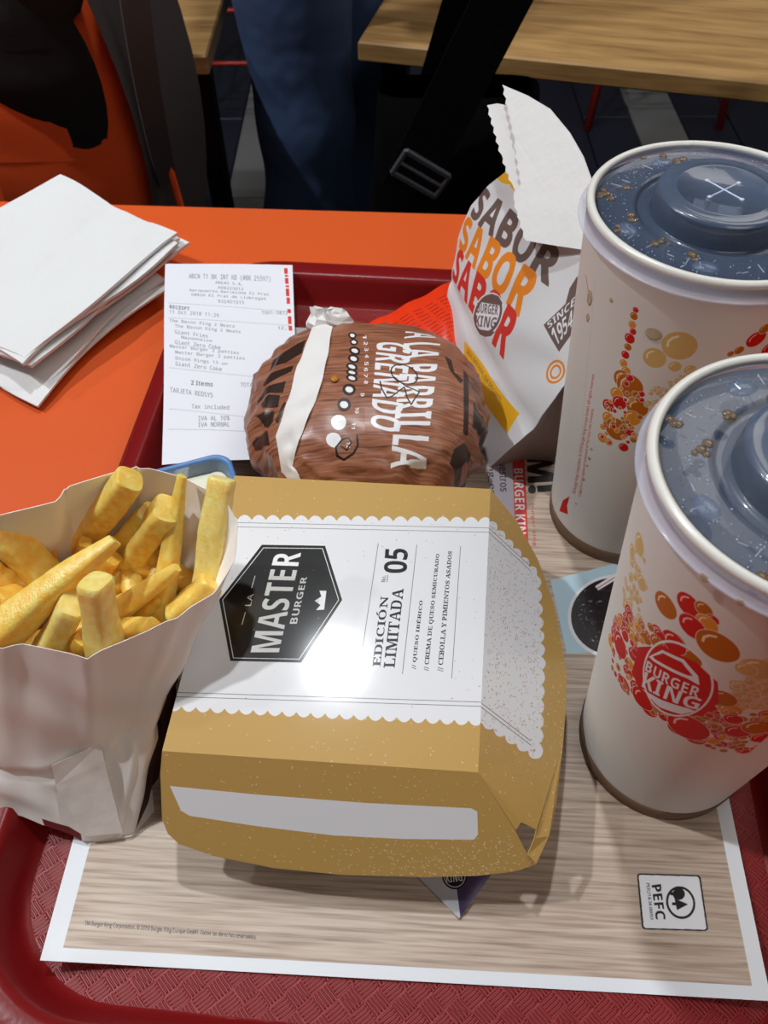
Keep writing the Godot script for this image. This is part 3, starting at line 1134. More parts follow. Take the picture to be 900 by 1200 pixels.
func build_sachets() -> void:
	# orange-red packet between burger and paper bag
	var c := Canvas.new(512, 384, Color(0.90, 0.23, 0.09), fonts)
	for i in 13:
		for k in 5:
			c.dash([70 + k * 76, 67 + i * 20, 132 + k * 76 - (i * 7 + k * 11) % 17, 67 + i * 20], 5.0, Color(0.62, 0.13, 0.06))
	var m := paper_mat(c.done(), 0.22, 0.1)
	var a := Vector3(-0.0111, 0.0125, -0.4527)
	var b := Vector3(0.0467, 0.0235, -0.4852)
	var d := Vector3(0.036, -0.0075, 0.050)
	var g := patch([a, b, b + d, a + d * 1.0], 24, 18, func(x: float, y: float):
		var pil := pow(sin(PI * x) * sin(PI * y), 0.6) * 0.0035
		var crimp := 0.0007 * sin(y * 120.0) * (1.0 if x < 0.06 or x > 0.94 else 0.0)
		return Vector3(0, pil + crimp + 0.0008 * sin(x * 16.0 + y * 9.0), 0))
	tag(obj("sauce_packet", sheet(g[0], g[1], 0.002), m), "orange-red sauce packet lying between the wrapped burger and the paper bag", "sachet")
	# silver sachet under the box
	var c2 := Canvas.new(512, 512, Color(0.80, 0.80, 0.83), fonts)
	c2.ply([260, 0, 512, 0, 512, 500, 400, 400, 330, 330], Color(0.30, 0.24, 0.38))
	c2.ell([335, 345, 84, 0, 0, 84], Color(0.16, 0.14, 0.18))
	c2.ell([335, 345, 74, 0, 0, 74], Color(0.80, 0.80, 0.83), 0.08)
	c2.txt("BURGER", BOLD, [272, 352, 338, 280, 356, 298, 290, 372], Color(0.85, 0.85, 0.87))
	c2.txt("KING", BOLD, [292, 384, 366, 304, 398, 336, 326, 416], Color(0.85, 0.85, 0.87))
	var m2 := paper_mat(c2.done(), 0.22, 0.1)
	m2.metallic = 0.25
	var tip := Vector3(0.0302, 0.003, -0.0826)
	var e1 := Vector3(-0.0164, 0, -0.016).normalized() * 0.034
	var e2 := Vector3(0.0152, 0, -0.0176).normalized() * 0.034
	var g2 := patch([tip + e1 + e2, tip + e2, tip, tip + e1], 14, 14, func(x: float, y: float):
		return Vector3(0, pow(sin(PI * x) * sin(PI * y), 0.5) * 0.002, 0))
	tag(obj("sauce_packet", sheet(g2[0], g2[1], 0.0012), m2), "small silver and purple sachet whose corner pokes out under the gold burger box", "sachet")


func build_tub() -> void:
	var e1 := Vector3(-0.0357, 0, 0.0129).normalized()
	var e2 := Vector3(-e1.z, 0, e1.x) * -1.0
	if e2.z < 0.0:
		e2 = -e2
	var c := Vector3(-0.0897, 0.0022, -0.326) + e1 * 0.029 + e2 * 0.023
	var t := thing("dip_tub", "small blue-rimmed plastic tub of mayonnaise behind the fries bag", "tub", c)
	t.transform.basis = Basis(-e1, Vector3.UP, (-e1).cross(Vector3.UP))
	var st := SurfaceTool.new()
	st.begin(Mesh.PRIMITIVE_TRIANGLES)
	dish([[0.021, 0.015, 0.007, 0.0], [0.0225, 0.0165, 0.008, 0.001], [0.0265, 0.0205, 0.009, 0.0205]], st, true, true)
	obj("wall", finish(st), M.tub_wall, t)
	var rim := SurfaceTool.new()
	rim.begin(Mesh.PRIMITIVE_TRIANGLES)
	dish([[0.0262, 0.0202, 0.009, 0.0203], [0.0264, 0.0204, 0.009, 0.022], [0.0285, 0.0225, 0.010, 0.0222], [0.0292, 0.0232, 0.010, 0.021], [0.0287, 0.0227, 0.010, 0.0195], [0.0262, 0.0202, 0.009, 0.0200]], rim, false, true)
	obj("rim", finish(rim), M.tub_blue, t)
	var rows := []
	for i in 9:
		var f := i / 8.0
		var r := []
		for p in ring_shape(0.0243 * f + 0.0001, 0.0183 * f + 0.0001, 0.008 * f + 0.00005):
			r.append(Vector3(p.x, 0.0125 + 0.0016 * sin(p.x * 160.0 + 1.0) * cos(p.y * 190.0) - (0.001 if i == 8 else 0.0), p.y))
		rows.append(r)
	obj("sauce", grid(rows, [], null, 1, true), M.sauce, t)


func build_burger() -> void:
	var im := wood(1024, 1024, 20.0, 0.09, [Color(0.30, 0.17, 0.12), Color(0.48, 0.29, 0.21), Color(0.58, 0.37, 0.27), Color(0.64, 0.43, 0.33), Color(0.69, 0.49, 0.38)], 17)
	var c := Canvas.new(1024, 1024, WHITE, fonts, im)
	print_burger(c)
	var m := mat(Color.WHITE, 0.33, c.done())
	var cen := Vector3(-0.0096, 0.037, -0.338)
	var rad := Vector3(0.0705, 0.0365, 0.068)
	var t := thing("wrapped_burger", "burger wrapped in brown wood-print paper with white lettering", "burger", Vector3(cen.x, 0.0012, cen.z))
	var folds := FastNoiseLite.new()
	folds.seed = 4
	folds.frequency = 26.0
	folds.fractal_octaves = 3
	folds.noise_type = FastNoiseLite.TYPE_SIMPLEX
	var rows := []
	var uvs := []
	var nv := 64
	var nu := 128
	for i in nv + 1:
		var v := PI * i / nv
		var r := []
		var q := []
		for j in nu + 1:
			var u := TAU * j / nu
			var d := burger_point(v, u, rad, folds)
			r.append(d + Vector3(0, rad.y + 0.0, 0))
			q.append(Vector2(d.x / 0.0705 * 0.5 + 0.5, d.z / 0.072 * 0.5 + 0.5))
		rows.append(r)
		uvs.append(q)
	var st := SurfaceTool.new()
	st.begin(Mesh.PRIMITIVE_TRIANGLES)
	grid(rows, uvs, st, 1)
	obj("wrapper", finish(st), m, t)
	# the white band: the paper's folded-over edge, standing a little proud
	var band := []
	var buv := []
	for i in 37:
		var f := i / 36.0 * 6.0
		var k := mini(int(f), 5)
		var g := f - k
		var a := Vector2(BAND_LEFT[k][0], BAND_LEFT[k][1]).lerp(Vector2(BAND_LEFT[k + 1][0], BAND_LEFT[k + 1][1]), g)
		var b := Vector2(BAND_RIGHT[k][0], BAND_RIGHT[k][1]).lerp(Vector2(BAND_RIGHT[k + 1][0], BAND_RIGHT[k + 1][1]), g)
		var r := []
		var q := []
		for j in 9:
			var w := a.lerp(b, j / 8.0)
			var p := top_of_burger(w, rad, folds)
			r.append(p + Vector3(0, rad.y + 0.0012 + 0.0008 * sin(j / 8.0 * PI) + 0.0006 * sin(i * 1.1 + j * 0.4), 0))
			q.append(Vector2(j / 8.0, i / 36.0))
		band.append(r)
		buv.append(q)
	obj("paper_fold", sheet(band, buv, 0.0006), M.plain_paper, t)
	# the knot of paper at the far end of the band
	var knot := []
	for i in 9:
		var r := []
		for j in 13:
			var v := PI * i / 8.0
			var u := TAU * j / 12.0
			var wob := 1.0 + 0.22 * sin(u * 3.0 + i) + 0.12 * sin(v * 5.0 + j * 2.1)
			r.append(Vector3(sin(v) * sin(u) * 0.0125, cos(v) * 0.008, sin(v) * cos(u) * 0.009) * wob)
		knot.append(r)
	var ko := obj("paper_fold", grid(knot, [], null, -1), M.plain_paper, t)
	ko.position = top_of_burger(Vector2(-0.28, -0.80), rad, folds) + Vector3(0, rad.y + 0.002, 0)
	# a drip of sauce
	var drip := obj("sauce_drop", ball(Vector3(0.0022, 0.0012, 0.0026)), mat(Color(0.72, 0.46, 0.10), 0.2), t)
	drip.position = top_of_burger(Vector2(-0.235, 0.10), rad, folds) + Vector3(0, rad.y + 0.0006, 0)


func burger_point(v: float, u: float, rad: Vector3, folds: FastNoiseLite) -> Vector3:
	var sv := pow(sin(v), 0.72)
	var cv := signf(cos(v)) * pow(absf(cos(v)), 0.85)
	var su := signf(sin(u)) * pow(absf(sin(u)), 0.85)
	var cu := signf(cos(u)) * pow(absf(cos(u)), 0.85)
	var p := Vector3(sv * su * rad.x, cv * rad.y, sv * cu * rad.z)
	var side := smoothstep(0.45, 1.0, sin(v))
	var ridge := absf(folds.get_noise_3d(p.x * 1.2, p.y * 0.5, p.z * 1.2))
	var pleat := absf(sin(u * 6.0 + 2.0 * sin(v * 2.0))) * 0.0022 * side * (1.0 if cos(v) < 0.55 else 0.4)
	var n := p.normalized()
	return p - n * (ridge * (0.0012 + 0.0052 * side) + pleat)


func top_of_burger(w: Vector2, rad: Vector3, folds: FastNoiseLite) -> Vector3:
	# the wrapper's upper surface over a point of the unit square, found by stepping along its meridian
	var u := atan2(w.x * rad.x, w.y * rad.z)
	var want := Vector2(w.x * rad.x, w.y * rad.z).length()
	var lo := 0.0
	var hi := PI * 0.5
	for k in 20:
		var mid := (lo + hi) * 0.5
		var p := burger_point(mid, u, rad, folds)
		if Vector2(p.x, p.z).length() < want:
			lo = mid
		else:
			hi = mid
	return burger_point(lo, u, rad, folds)


func along(list: Array, t: float) -> Vector2:
	var f := clampf(t, 0.0, 1.0) * (list.size() - 1)
	var k := mini(int(f), list.size() - 2)
	var a := Vector2(list[k][0], list[k][1])
	var b := Vector2(list[k + 1][0], list[k + 1][1])
	return a.lerp(b, f - k)


func build_paper_bag() -> void:
	var c := Canvas.new(1024, 953, Color(0.87, 0.86, 0.86), fonts)
	print_bag(c)
	var m := mat(Color.WHITE, 0.6, c.done())
	m.backlight = Color(0.12, 0.12, 0.12)
	var o := Vector3(0.1147, 0.2068, -0.4941)
	var tu := Vector3(0.0364, -0.0295, 0.2317)
	var tv := Vector3(-0.0858, -0.2022, -0.0122)
	var p0 := Vector3(0.0428, 0.018, -0.466)
	var ud := Vector3(0.1538, -0.1247, 0.9802)
	var vd := Vector3(0.3902, 0.9191, 0.0557)
	var n := Vector3(-0.9078, 0.3739, 0.19)
	var left := [[-0.021, 0.094], [-0.031, 0.073], [-0.038, 0.055], [-0.031, 0.032], [-0.016, 0.015], [0.0, 0.0]]
	var right := [[0.088, 0.128], [0.115, 0.107], [0.1376, 0.0861], [0.1401, 0.0701], [0.1405, 0.035], [0.1363, 0.0]]
	var rows := []
	var uvs := []
	var back := []
	for i in 33:
		var v := i / 32.0
		var a := along(left, v)
		var b := along(right, v)
		var r := []
		var q := []
		var rb := []
		for j in 33:
			var u := j / 32.0
			var w := a.lerp(b, u)
			var bulge := 0.0055 * sin(PI * u) * sin(PI * pow(v, 0.8)) + 0.0011 * sin(u * 15.0 + v * 7.0) * sin(v * 11.0 + u * 3.0) - 0.0018 * exp(-pow((v - 0.84 + 0.1 * u) / 0.03, 2.0))
			var flat := p0 + ud * w.x + vd * w.y
			r.append(flat + n * bulge)
			var d := flat - o
			q.append(Vector2(d.dot(tu) / tu.length_squared(), d.dot(tv) / tv.length_squared()))
			rb.append(flat - n * ((0.003 + 0.041 * pow(v, 1.5)) * (1.0 - 0.75 * u * (1.0 - v))) + Vector3(0, 0.001, 0) * (1.0 - v) - n * 0.004 * sin(PI * u) * sin(PI * v))
		rows.append(r)
		uvs.append(q)
		back.append(rb)
	var t := thing("paper_bag", "white paper bag with brown, orange and red lettering leaning on the rear cup", "paper bag", Vector3.ZERO)
	obj("front_panel", sheet(rows, uvs, 0.0003), m, t)
	obj("back_panel", grid(back, [], null, 1, true), M.plain_paper, t)
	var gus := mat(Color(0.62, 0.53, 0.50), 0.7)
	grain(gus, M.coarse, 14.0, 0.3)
	for j in [32, 0]:
		var g := []
		for i in 33:
			var r := []
			for k in 7:
				var f := k / 6.0
				var inward: Vector3 = ud * (-0.014 if j == 32 else 0.014) * (1.0 - absf(2.0 * f - 1.0)) * (1.0 - 0.75 * i / 32.0)
				r.append((rows[i][j] as Vector3).lerp(back[i][j], f) + inward)
			g.append(r)
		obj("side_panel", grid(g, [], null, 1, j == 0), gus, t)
	var base := []
	for k in 3:
		var r := []
		for j in 33:
			r.append((rows[32][j] as Vector3).lerp(back[32][j], k / 2.0))
		base.append(r)
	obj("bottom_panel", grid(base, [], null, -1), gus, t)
	obj("folded_top", card(FLAP_FRONT, p0, ud, vd, 0.0009), M.plain_paper, t)
	obj("folded_top", card(FLAP_BEHIND, p0, ud, vd, 0.0009), M.plain_paper, t)


func flecks(c: Canvas, count: int, col: Color, seed_value: int, dense: Callable) -> void:
	var r := RandomNumberGenerator.new()
	r.seed = seed_value
	for i in count * 6:
		var p := Vector2(r.randf(), r.randf())
		if r.randf() > dense.call(p):
			continue
		var a := r.randf() * TAU
		var l := r.randf_range(2.0, 8.0)
		var q := Vector2(p.x * c.w / 2.0, p.y * c.h / 2.0)
		c.lin([q.x, q.y, q.x + cos(a) * l, q.y + sin(a) * l], r.randf_range(1.2, 2.5), col)


func build_box() -> void:
	var gold := Color(0.755, 0.605, 0.345)
	var pale := Color(0.90, 0.84, 0.72)
	var worn := Color(0.66, 0.56, 0.44)
	var ct := Canvas.new(1024, 1160, gold, fonts)
	flecks(ct, 160, pale, 41, func(p: Vector2): return 0.25)
	print_box_top(ct)
	flecks(ct, 110, worn, 42, func(p: Vector2): return 0.3 if p.y < 0.35 or p.x > 0.9 else 0.05)
	var cs := Canvas.new(512, 1160, gold, fonts)
	flecks(cs, 220, pale, 43, func(p: Vector2): return 0.55 if p.x > 0.6 and p.y > 0.5 else 0.18)
	print_box_side(cs)
	flecks(cs, 620, worn, 44, func(p: Vector2): return 0.6 if p.x < 0.75 and p.y > 0.2 and p.y < 0.85 else 0.0)
	var cf := Canvas.new(1160, 512, gold, fonts)
	flecks(cf, 900, pale, 45, func(p: Vector2): return 0.75 * smoothstep(0.35, 0.95, p.x) * smoothstep(0.35, 0.85, p.y) + 0.06)
	print_box_front(cf)
	var mats := []
	for c in [ct, cs, cf]:
		var m := mat(Color.WHITE, 0.42, c.done())
		m.clearcoat_enabled = true
		m.clearcoat = 0.9
		m.clearcoat_roughness = 0.075
		m.texture_repeat = false
		m.metallic_specular = 0.28
		mats.append(m)
	var plain := mat(gold, 0.36)
	var t := thing("burger_box", "gold and white cardboard burger box with black hexagon badge on its lid", "box", Vector3.ZERO)
	var fl := Vector3(-0.0733, 0.068, -0.2684)
	var fr := Vector3(0.0516, 0.068, -0.2591)
	var nl := Vector3(-0.0887, 0.058, -0.1321)
	var nr := Vector3(0.0363, 0.058, -0.1228)
	obj("top_panel", card([fl, fr, nr, nl], fl, Vector3(0.1249, 0, 0.0093), Vector3(-0.0154, -0.01, 0.1363), 0.0006), mats[0], t)
	var side := [fr, Vector3(0.0644, 0.0563, -0.2487), Vector3(0.0744, 0.0459, -0.2332), Vector3(0.0806, 0.0379, -0.2139), Vector3(0.0821, 0.0344, -0.1995), Vector3(0.0836, 0.0300, -0.1796), Vector3(0.0810, 0.0293, -0.1630), Vector3(0.0776, 0.0294, -0.1470), Vector3(0.0710, 0.0303, -0.1207), Vector3(0.0673, 0.0315, -0.1099), Vector3(0.0654, 0.0339, -0.1058), Vector3(0.0595, 0.0320, -0.0958), Vector3(0.0561, 0.0345, -0.0986), Vector3(0.0592, 0.0370, -0.1042), Vector3(0.0600, 0.0385, -0.1069), Vector3(0.0536, 0.0424, -0.1087), Vector3(0.0515, 0.0408, -0.1062), nr]
	obj("side_flap", card(side, Vector3(0.054, 0.0695, -0.2795), Vector3(0.0456, -0.038, 0.0131), Vector3(-0.0201, -0.013, 0.1772), 0.0006), mats[1], t)
	var front := [nl, Vector3(-0.0899, 0.0511, -0.1261), Vector3(-0.0902, 0.0359, -0.1126), Vector3(-0.0881, 0.0313, -0.1083), Vector3(-0.0837, 0.0282, -0.1052), Vector3(-0.0699, 0.0251, -0.1014), Vector3(-0.0456, 0.0225, -0.0973), Vector3(-0.0179, 0.0220, -0.0947), Vector3(0.0164, 0.0232, -0.0933), Vector3(0.0368, 0.0250, -0.0933), Vector3(0.0503, 0.0269, -0.0941), Vector3(0.0537, 0.0280, -0.0947), Vector3(0.0593, 0.0300, -0.0961), Vector3(0.0558, 0.0336, -0.0996), Vector3(0.0513, 0.0402, -0.1058), nr]
	obj("front_flap", card(front, Vector3(-0.1074, 0.058, -0.1335), Vector3(0.1624, 0, 0.0121), Vector3(0.0096, -0.0414, 0.0376), 0.0006), mats[2], t)
	var lf := [fl, nl, Vector3(-0.0902, 0.0359, -0.1126), Vector3(-0.094, 0.030, -0.135), Vector3(-0.096, 0.027, -0.19), Vector3(-0.088, 0.030, -0.262)]
	obj("side_flap", card(lf, fl, Vector3(-0.02, -0.04, 0), Vector3(-0.0154, -0.01, 0.1363), -0.0006), plain, t)
	var bf := [fr, fl, Vector3(-0.082, 0.034, -0.276), Vector3(-0.02, 0.030, -0.279), Vector3(0.055, 0.034, -0.268)]
	obj("back_flap", card(bf, fl, Vector3(0.1249, 0, 0.0093), Vector3(0.0, -0.04, -0.012), -0.0006), plain, t)
	# the lower half of the box, mostly hidden by its lid
	var st := SurfaceTool.new()
	st.begin(Mesh.PRIMITIVE_TRIANGLES)
	var low := [Vector3(-0.070, 0.0052, -0.252), Vector3(0.050, 0.0052, -0.243), Vector3(0.044, 0.0052, -0.132), Vector3(-0.078, 0.0052, -0.141)]
	var high := [Vector3(-0.078, 0.038, -0.262), Vector3(0.060, 0.036, -0.252), Vector3(0.052, 0.030, -0.118), Vector3(-0.084, 0.030, -0.127)]
	grid([[low[0], low[1]], [low[3], low[2]]], [], st, -1)
	grid([[low[0], low[1]], [low[3], low[2]]], [], st, -1, true)
	for k in 4:
		grid([[high[k], high[(k + 1) % 4]], [low[k], low[(k + 1) % 4]]], [], st, -1)
	obj("base", finish(st), M.gold_inner, t)


func build_cups() -> void:
	var c := Canvas.new(2048, 1024, Color(0.885, 0.87, 0.845), fonts)
	print_cup(c)
	M.cup_print = mat(Color.WHITE, 0.5, c.done())
	M.cup_print.metallic_specular = 0.22
	cup(Vector3(0.1325, 0.001, -0.298), 0.0, "rear large white paper drink cup with lid, showing a column of small bubbles", 3, true)
	cup(Vector3(0.1289, 0.001, -0.1596), PI, "front large white paper drink cup with lid, showing a red round emblem", 5, false)


func cup(at: Vector3, turn: float, label: String, seed_value: int, spattered: bool) -> void:
	var r := RandomNumberGenerator.new()
	r.seed = seed_value
	var t := thing("drink_cup", label, "cup", at, "")
	t.rotation.y = turn
	var k := 0.014 / 0.187
	var prof := []
	for i in 25:
		var y := 0.187 - i / 24.0 * 0.184
		prof.append(Vector2(0.0365 + k * y, y))
	obj("body", lathe(prof, 96, 0.187), M.cup_print, t)
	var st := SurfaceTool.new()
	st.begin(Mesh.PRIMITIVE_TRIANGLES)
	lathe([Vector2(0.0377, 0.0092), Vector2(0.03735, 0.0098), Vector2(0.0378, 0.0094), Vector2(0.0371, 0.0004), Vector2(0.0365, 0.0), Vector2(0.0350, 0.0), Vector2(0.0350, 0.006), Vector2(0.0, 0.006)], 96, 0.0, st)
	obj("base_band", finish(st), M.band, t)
	var cola := obj("drink", lathe([Vector2(0.0, 0.1862), Vector2(0.0490, 0.1862)], 64), M.cola, t)
	cola.name = "drink"
	# lid: rolled edge, skirt, sunken disc with a raised straw button
	var rim := []
	for i in 13:
		var a := TAU * i / 12.0
		rim.append(Vector2(0.0497 + cos(a) * 0.0018, 0.1920 - sin(a) * 0.0018))
	var lid := obj("lid_rim", lathe(rim, 96), M.lid_edge, t)
	obj("lid_skirt", lathe([Vector2(0.0512, 0.1922), Vector2(0.0518, 0.1900), Vector2(0.0523, 0.1872), Vector2(0.0534, 0.1868), Vector2(0.0537, 0.1862), Vector2(0.0531, 0.1858), Vector2(0.0521, 0.1866), Vector2(0.0516, 0.1885), Vector2(0.0510, 0.1920)], 96), M.lid_clear, lid)
	var disc := SurfaceTool.new()
	disc.begin(Mesh.PRIMITIVE_TRIANGLES)
	lathe([Vector2(0.0262, 0.1900), Vector2(0.0268, 0.1893), Vector2(0.0300, 0.1890), Vector2(0.0312, 0.1894), Vector2(0.0317, 0.1902), Vector2(0.0322, 0.1906), Vector2(0.0340, 0.1907), Vector2(0.0462, 0.1907), Vector2(0.0468, 0.1911), Vector2(0.0478, 0.1930)], 96, 0.0, disc, 1)
	obj("lid_disc", finish(disc), M.lid_disc, lid)
	var knob := SurfaceTool.new()
	knob.begin(Mesh.PRIMITIVE_TRIANGLES)
	lathe([Vector2(0.0, 0.2000), Vector2(0.0178, 0.2000), Vector2(0.0182, 0.2003), Vector2(0.0186, 0.2000), Vector2(0.0226, 0.2000), Vector2(0.0238, 0.1999), Vector2(0.0246, 0.1995), Vector2(0.0251, 0.1988)], 96, 0.0, knob, 1)
	lathe([Vector2(0.0251, 0.1988), Vector2(0.0254, 0.1980), Vector2(0.0259, 0.1930), Vector2(0.0262, 0.1900)], 96, 0.0, knob, 2)
	obj("straw_button", finish(knob), M.lid_knob, lid)
	var cross := SurfaceTool.new()
	cross.begin(Mesh.PRIMITIVE_TRIANGLES)
	for a in [0.62, -0.95]:
		var b := Basis(Vector3.UP, a - turn)
		slab(Vector3(0.017, 0.0005, 0.0007), 0.0002, cross, Transform3D(b, Vector3(0.0, 0.2000, 0.0)))
		for s in [-1, 1]:
			slab(Vector3(0.0016, 0.0006, 0.0016), 0.0002, cross, Transform3D(b, b * Vector3(s * 0.0085, 0.0, 0.0) + Vector3(0, 0.2000, 0)))
	obj("straw_slit", finish(cross), M.scratch, lid)
	for a in [-1.25, -0.35, 0.9, 2.2, 3.5]:
		var d := obj("press_dimple", ball(Vector3(0.0052, 0.0016, 0.0036), Vector3.ZERO, null, 16), M.lid_disc, lid)
		d.position = Vector3(sin(a - turn) * 0.0395, 0.1906, cos(a - turn) * 0.0395)
		d.rotation.y = a - turn
	# raised strokes of the moulded markings
	var marks := SurfaceTool.new()
	marks.begin(Mesh.PRIMITIVE_TRIANGLES)
	for i in 34:
		var a := TAU * i / 34.0 + r.randf_range(-0.04, 0.04)
		if i % 9 > 5:
			continue
		var rad := 0.0395 + r.randf_range(-0.002, 0.002)
		var turned := i % 3 == 0
		slab(Vector3(0.0005 if not turned else 0.003, 0.0005, r.randf_range(0.003, 0.0055) if not turned else 0.0005), 0.0002, marks, Transform3D(Basis(Vector3.UP, a + (0.3 if i % 4 == 0 else 0.0)), Vector3(sin(a) * rad, 0.1908, cos(a) * rad)))
	obj("moulded_marks", finish(marks), M.lid_clear, lid, "stuff")
	# foam and drops trapped on the lid
	var foam := SurfaceTool.new()
	foam.begin(Mesh.PRIMITIVE_TRIANGLES)
	for i in 22:
		var a := r.randf() * TAU
		var rad: float = [0.0335, 0.0445, 0.038][i % 3] + r.randf_range(-0.001, 0.001)
		for b in r.randi_range(1, 5):
			var s := r.randf_range(0.0008, 0.0021)
			ball(Vector3(s, s * 0.35, s), Vector3(sin(a) * rad + r.randf_range(-0.0025, 0.0025), 0.1908, cos(a) * rad + r.randf_range(-0.0025, 0.0025)), foam, 10)
	obj("foam", finish(foam), M.foam, lid, "stuff")
	var dew := SurfaceTool.new()
	dew.begin(Mesh.PRIMITIVE_TRIANGLES)
	for i in 260:
		var a := r.randf() * TAU
		var rad := sqrt(r.randf_range(0.033 * 0.033, 0.046 * 0.046))
		var s := r.randf_range(0.00012, 0.00035)
		ball(Vector3(s, s * 0.7, s), Vector3(sin(a) * rad, 0.1908, cos(a) * rad), dew, 6)
	obj("drops", finish(dew), M.scratch, lid, "stuff")
	for spot in ([[-74, 0.160, 0.0022, 0.0042], [-73, 0.150, 0.0014, 0.0022], [-58, 0.168, 0.001, 0.001], [-51, 0.082, 0.0007, 0.0009], [-51, 0.075, 0.0009, 0.0012], [-51.5, 0.069, 0.0006, 0.0008], [-52, 0.058, 0.0009, 0.0012], [-52.5, 0.048, 0.0008, 0.001], [-54, 0.036, 0.0006, 0.0007], [-33, 0.163, 0.0035, 0.003]] if spattered else [[-52, 0.186, 0.0016, 0.0016], [-40, 0.186, 0.0014, 0.0014]]):
		var a: float = deg_to_rad(spot[0]) - turn
		var rad: float = 0.0365 + k * spot[1] + (0.0028 if spot[1] > 0.18 else 0.0)
		var d := obj("drop", ball(Vector3(spot[2], spot[3], 0.0004)), M.drop, t)
		d.position = Vector3(sin(a) * rad, spot[1], cos(a) * rad)
		d.rotation.y = a


func loop_at(list: Array, f: float) -> Vector3:
	var n := list.size()
	var k := int(floor(f)) % n
	var w: float = f - floor(f)
	var a: Vector3 = list[(k + n - 1) % n]
	var b: Vector3 = list[k]
	var c: Vector3 = list[(k + 1) % n]
	var d: Vector3 = list[(k + 2) % n]
	return b.cubic_interpolate(c, a, d, w).lerp(b.lerp(c, w), 0.8)


func build_fries_bag() -> void:
	var mouth := [Vector3(-0.1753, 0.1100, -0.2039), Vector3(-0.1519, 0.1180, -0.2045), Vector3(-0.1296, 0.1220, -0.2080), Vector3(-0.1257, 0.1220, -0.2160), Vector3(-0.1075, 0.1220, -0.2240), Vector3(-0.0956, 0.1220, -0.2253), Vector3(-0.0822, 0.1180, -0.2237), Vector3(-0.0651, 0.1150, -0.2147), Vector3(-0.0594, 0.1100, -0.2067), Vector3(-0.0598, 0.1040, -0.1928), Vector3(-0.0673, 0.1000, -0.1792), Vector3(-0.0907, 0.0970, -0.1645), Vector3(-0.1134, 0.0950, -0.1546), Vector3(-0.1376, 0.0980, -0.1582), Vector3(-0.1607, 0.1000, -0.1557)]
	var middle := [Vector3(-0.1874, 0.0600, -0.1920), Vector3(-0.1651, 0.0650, -0.2050), Vector3(-0.1436, 0.0650, -0.2140), Vector3(-0.1368, 0.0650, -0.2190), Vector3(-0.1224, 0.0650, -0.2220), Vector3(-0.1115, 0.0650, -0.2220), Vector3(-0.1002, 0.0650, -0.2160), Vector3(-0.0908, 0.0620, -0.2010), Vector3(-0.0855, 0.0600, -0.1783), Vector3(-0.0893, 0.0550, -0.1655), Vector3(-0.0962, 0.0500, -0.1503), Vector3(-0.1080, 0.0450, -0.1458), Vector3(-0.1195, 0.0430, -0.1414), Vector3(-0.1438, 0.0430, -0.1356), Vector3(-0.1773, 0.0450, -0.1379)]
	var base := [Vector3(-0.1945, 0.0200, -0.1650), Vector3(-0.1728, 0.0200, -0.1760), Vector3(-0.1635, 0.0200, -0.1820), Vector3(-0.1527, 0.0020, -0.1850), Vector3(-0.1403, 0.0020, -0.1860), Vector3(-0.1280, 0.0020, -0.1850), Vector3(-0.1155, 0.0020, -0.1800), Vector3(-0.1069, 0.0020, -0.1680), Vector3(-0.1041, 0.0020, -0.1428), Vector3(-0.1073, 0.0020, -0.1299), Vector3(-0.1109, 0.0020, -0.1183), Vector3(-0.1189, 0.0020, -0.1165), Vector3(-0.1276, 0.0020, -0.1147), Vector3(-0.1477, 0.0120, -0.1186), Vector3(-0.1795, 0.0240, -0.1295)]
	var c := Canvas.new(1500, 800, Color(0.965, 0.945, 0.92), fonts)
	# print: date marks near the foot, a red-brown band under the fold, dark pattern on the flank
	c.txt("00'19 18:43", MONO, [1258, 775, 1252, 650, 1236, 650, 1240, 775], Color(0.35, 0.30, 0.30))
	c.txt("2", MONO, [1218, 700, 1216, 672, 1200, 672, 1202, 700], Color(0.35, 0.30, 0.30))
	c.txt("VT", MONO, [1222, 775, 1220, 735, 1206, 735, 1208, 775], Color(0.35, 0.30, 0.30))
	c.ply([1228, 768, 1300, 764, 1296, 800, 1225, 800], Color(0.45, 0.14, 0.14))
	c.ply([862, 350, 930, 430, 960, 560, 985, 800, 800, 800, 800, 360], Color(0.25, 0.12, 0.10))
	c.ply([880, 420, 905, 450, 930, 440, 925, 490, 950, 520, 915, 530, 900, 570, 885, 520, 850, 510, 880, 470], Color(0.06, 0.05, 0.05))
	var m := mat(Color.WHITE, 0.75, c.done())
	m.backlight = Color(0.95, 0.89, 0.82)
	m.texture_repeat = false
	var rows := []
	var uvs := []
	var nv := 36
	var nu := 120
	for i in nv + 1:
		var v := float(i) / nv
		var r := []
		var q := []
		for j in nu + 1:
			var f := 15.0 * j / nu
			var a := loop_at(mouth, f)
			var b := loop_at(middle, f)
			var d := loop_at(base, f)
			var p := a.lerp(b, v / 0.52) if v < 0.52 else b.lerp(d, (v - 0.52) / 0.48)
			var out := (b - Vector3(-0.135, b.y, -0.165)).normalized()
			# dents: a sideways fold at the waist and creases that run down the front
			var waist := -0.0035 * exp(-pow((v - 0.60 + 0.05 * sin(f * 1.3)) / 0.035, 2.0)) * (0.4 + 0.6 * absf(sin(f * 1.9)))
			var crease := 0.0
			for g in [10.6, 12.0, 13.25, 14.1, 4.5, 2.6]:
				crease += 0.0016 * exp(-pow((f - g - 0.25 * v) / 0.12, 2.0))
			crease += -0.0022 * exp(-pow((f - 9.4 + v) / 0.25, 2.0)) * smoothstep(0.1, 0.5, v)
			var rumple := 0.0013 * sin(f * 3.1 + v * 9.0) * sin(v * 13.0 + f) * smoothstep(0.0, 0.3, v) * smoothstep(1.0, 0.8, v)
			r.append(p + out * (waist + crease + rumple))
			q.append(Vector2(float(j) / nu, v))
		rows.append(r)
		uvs.append(q)
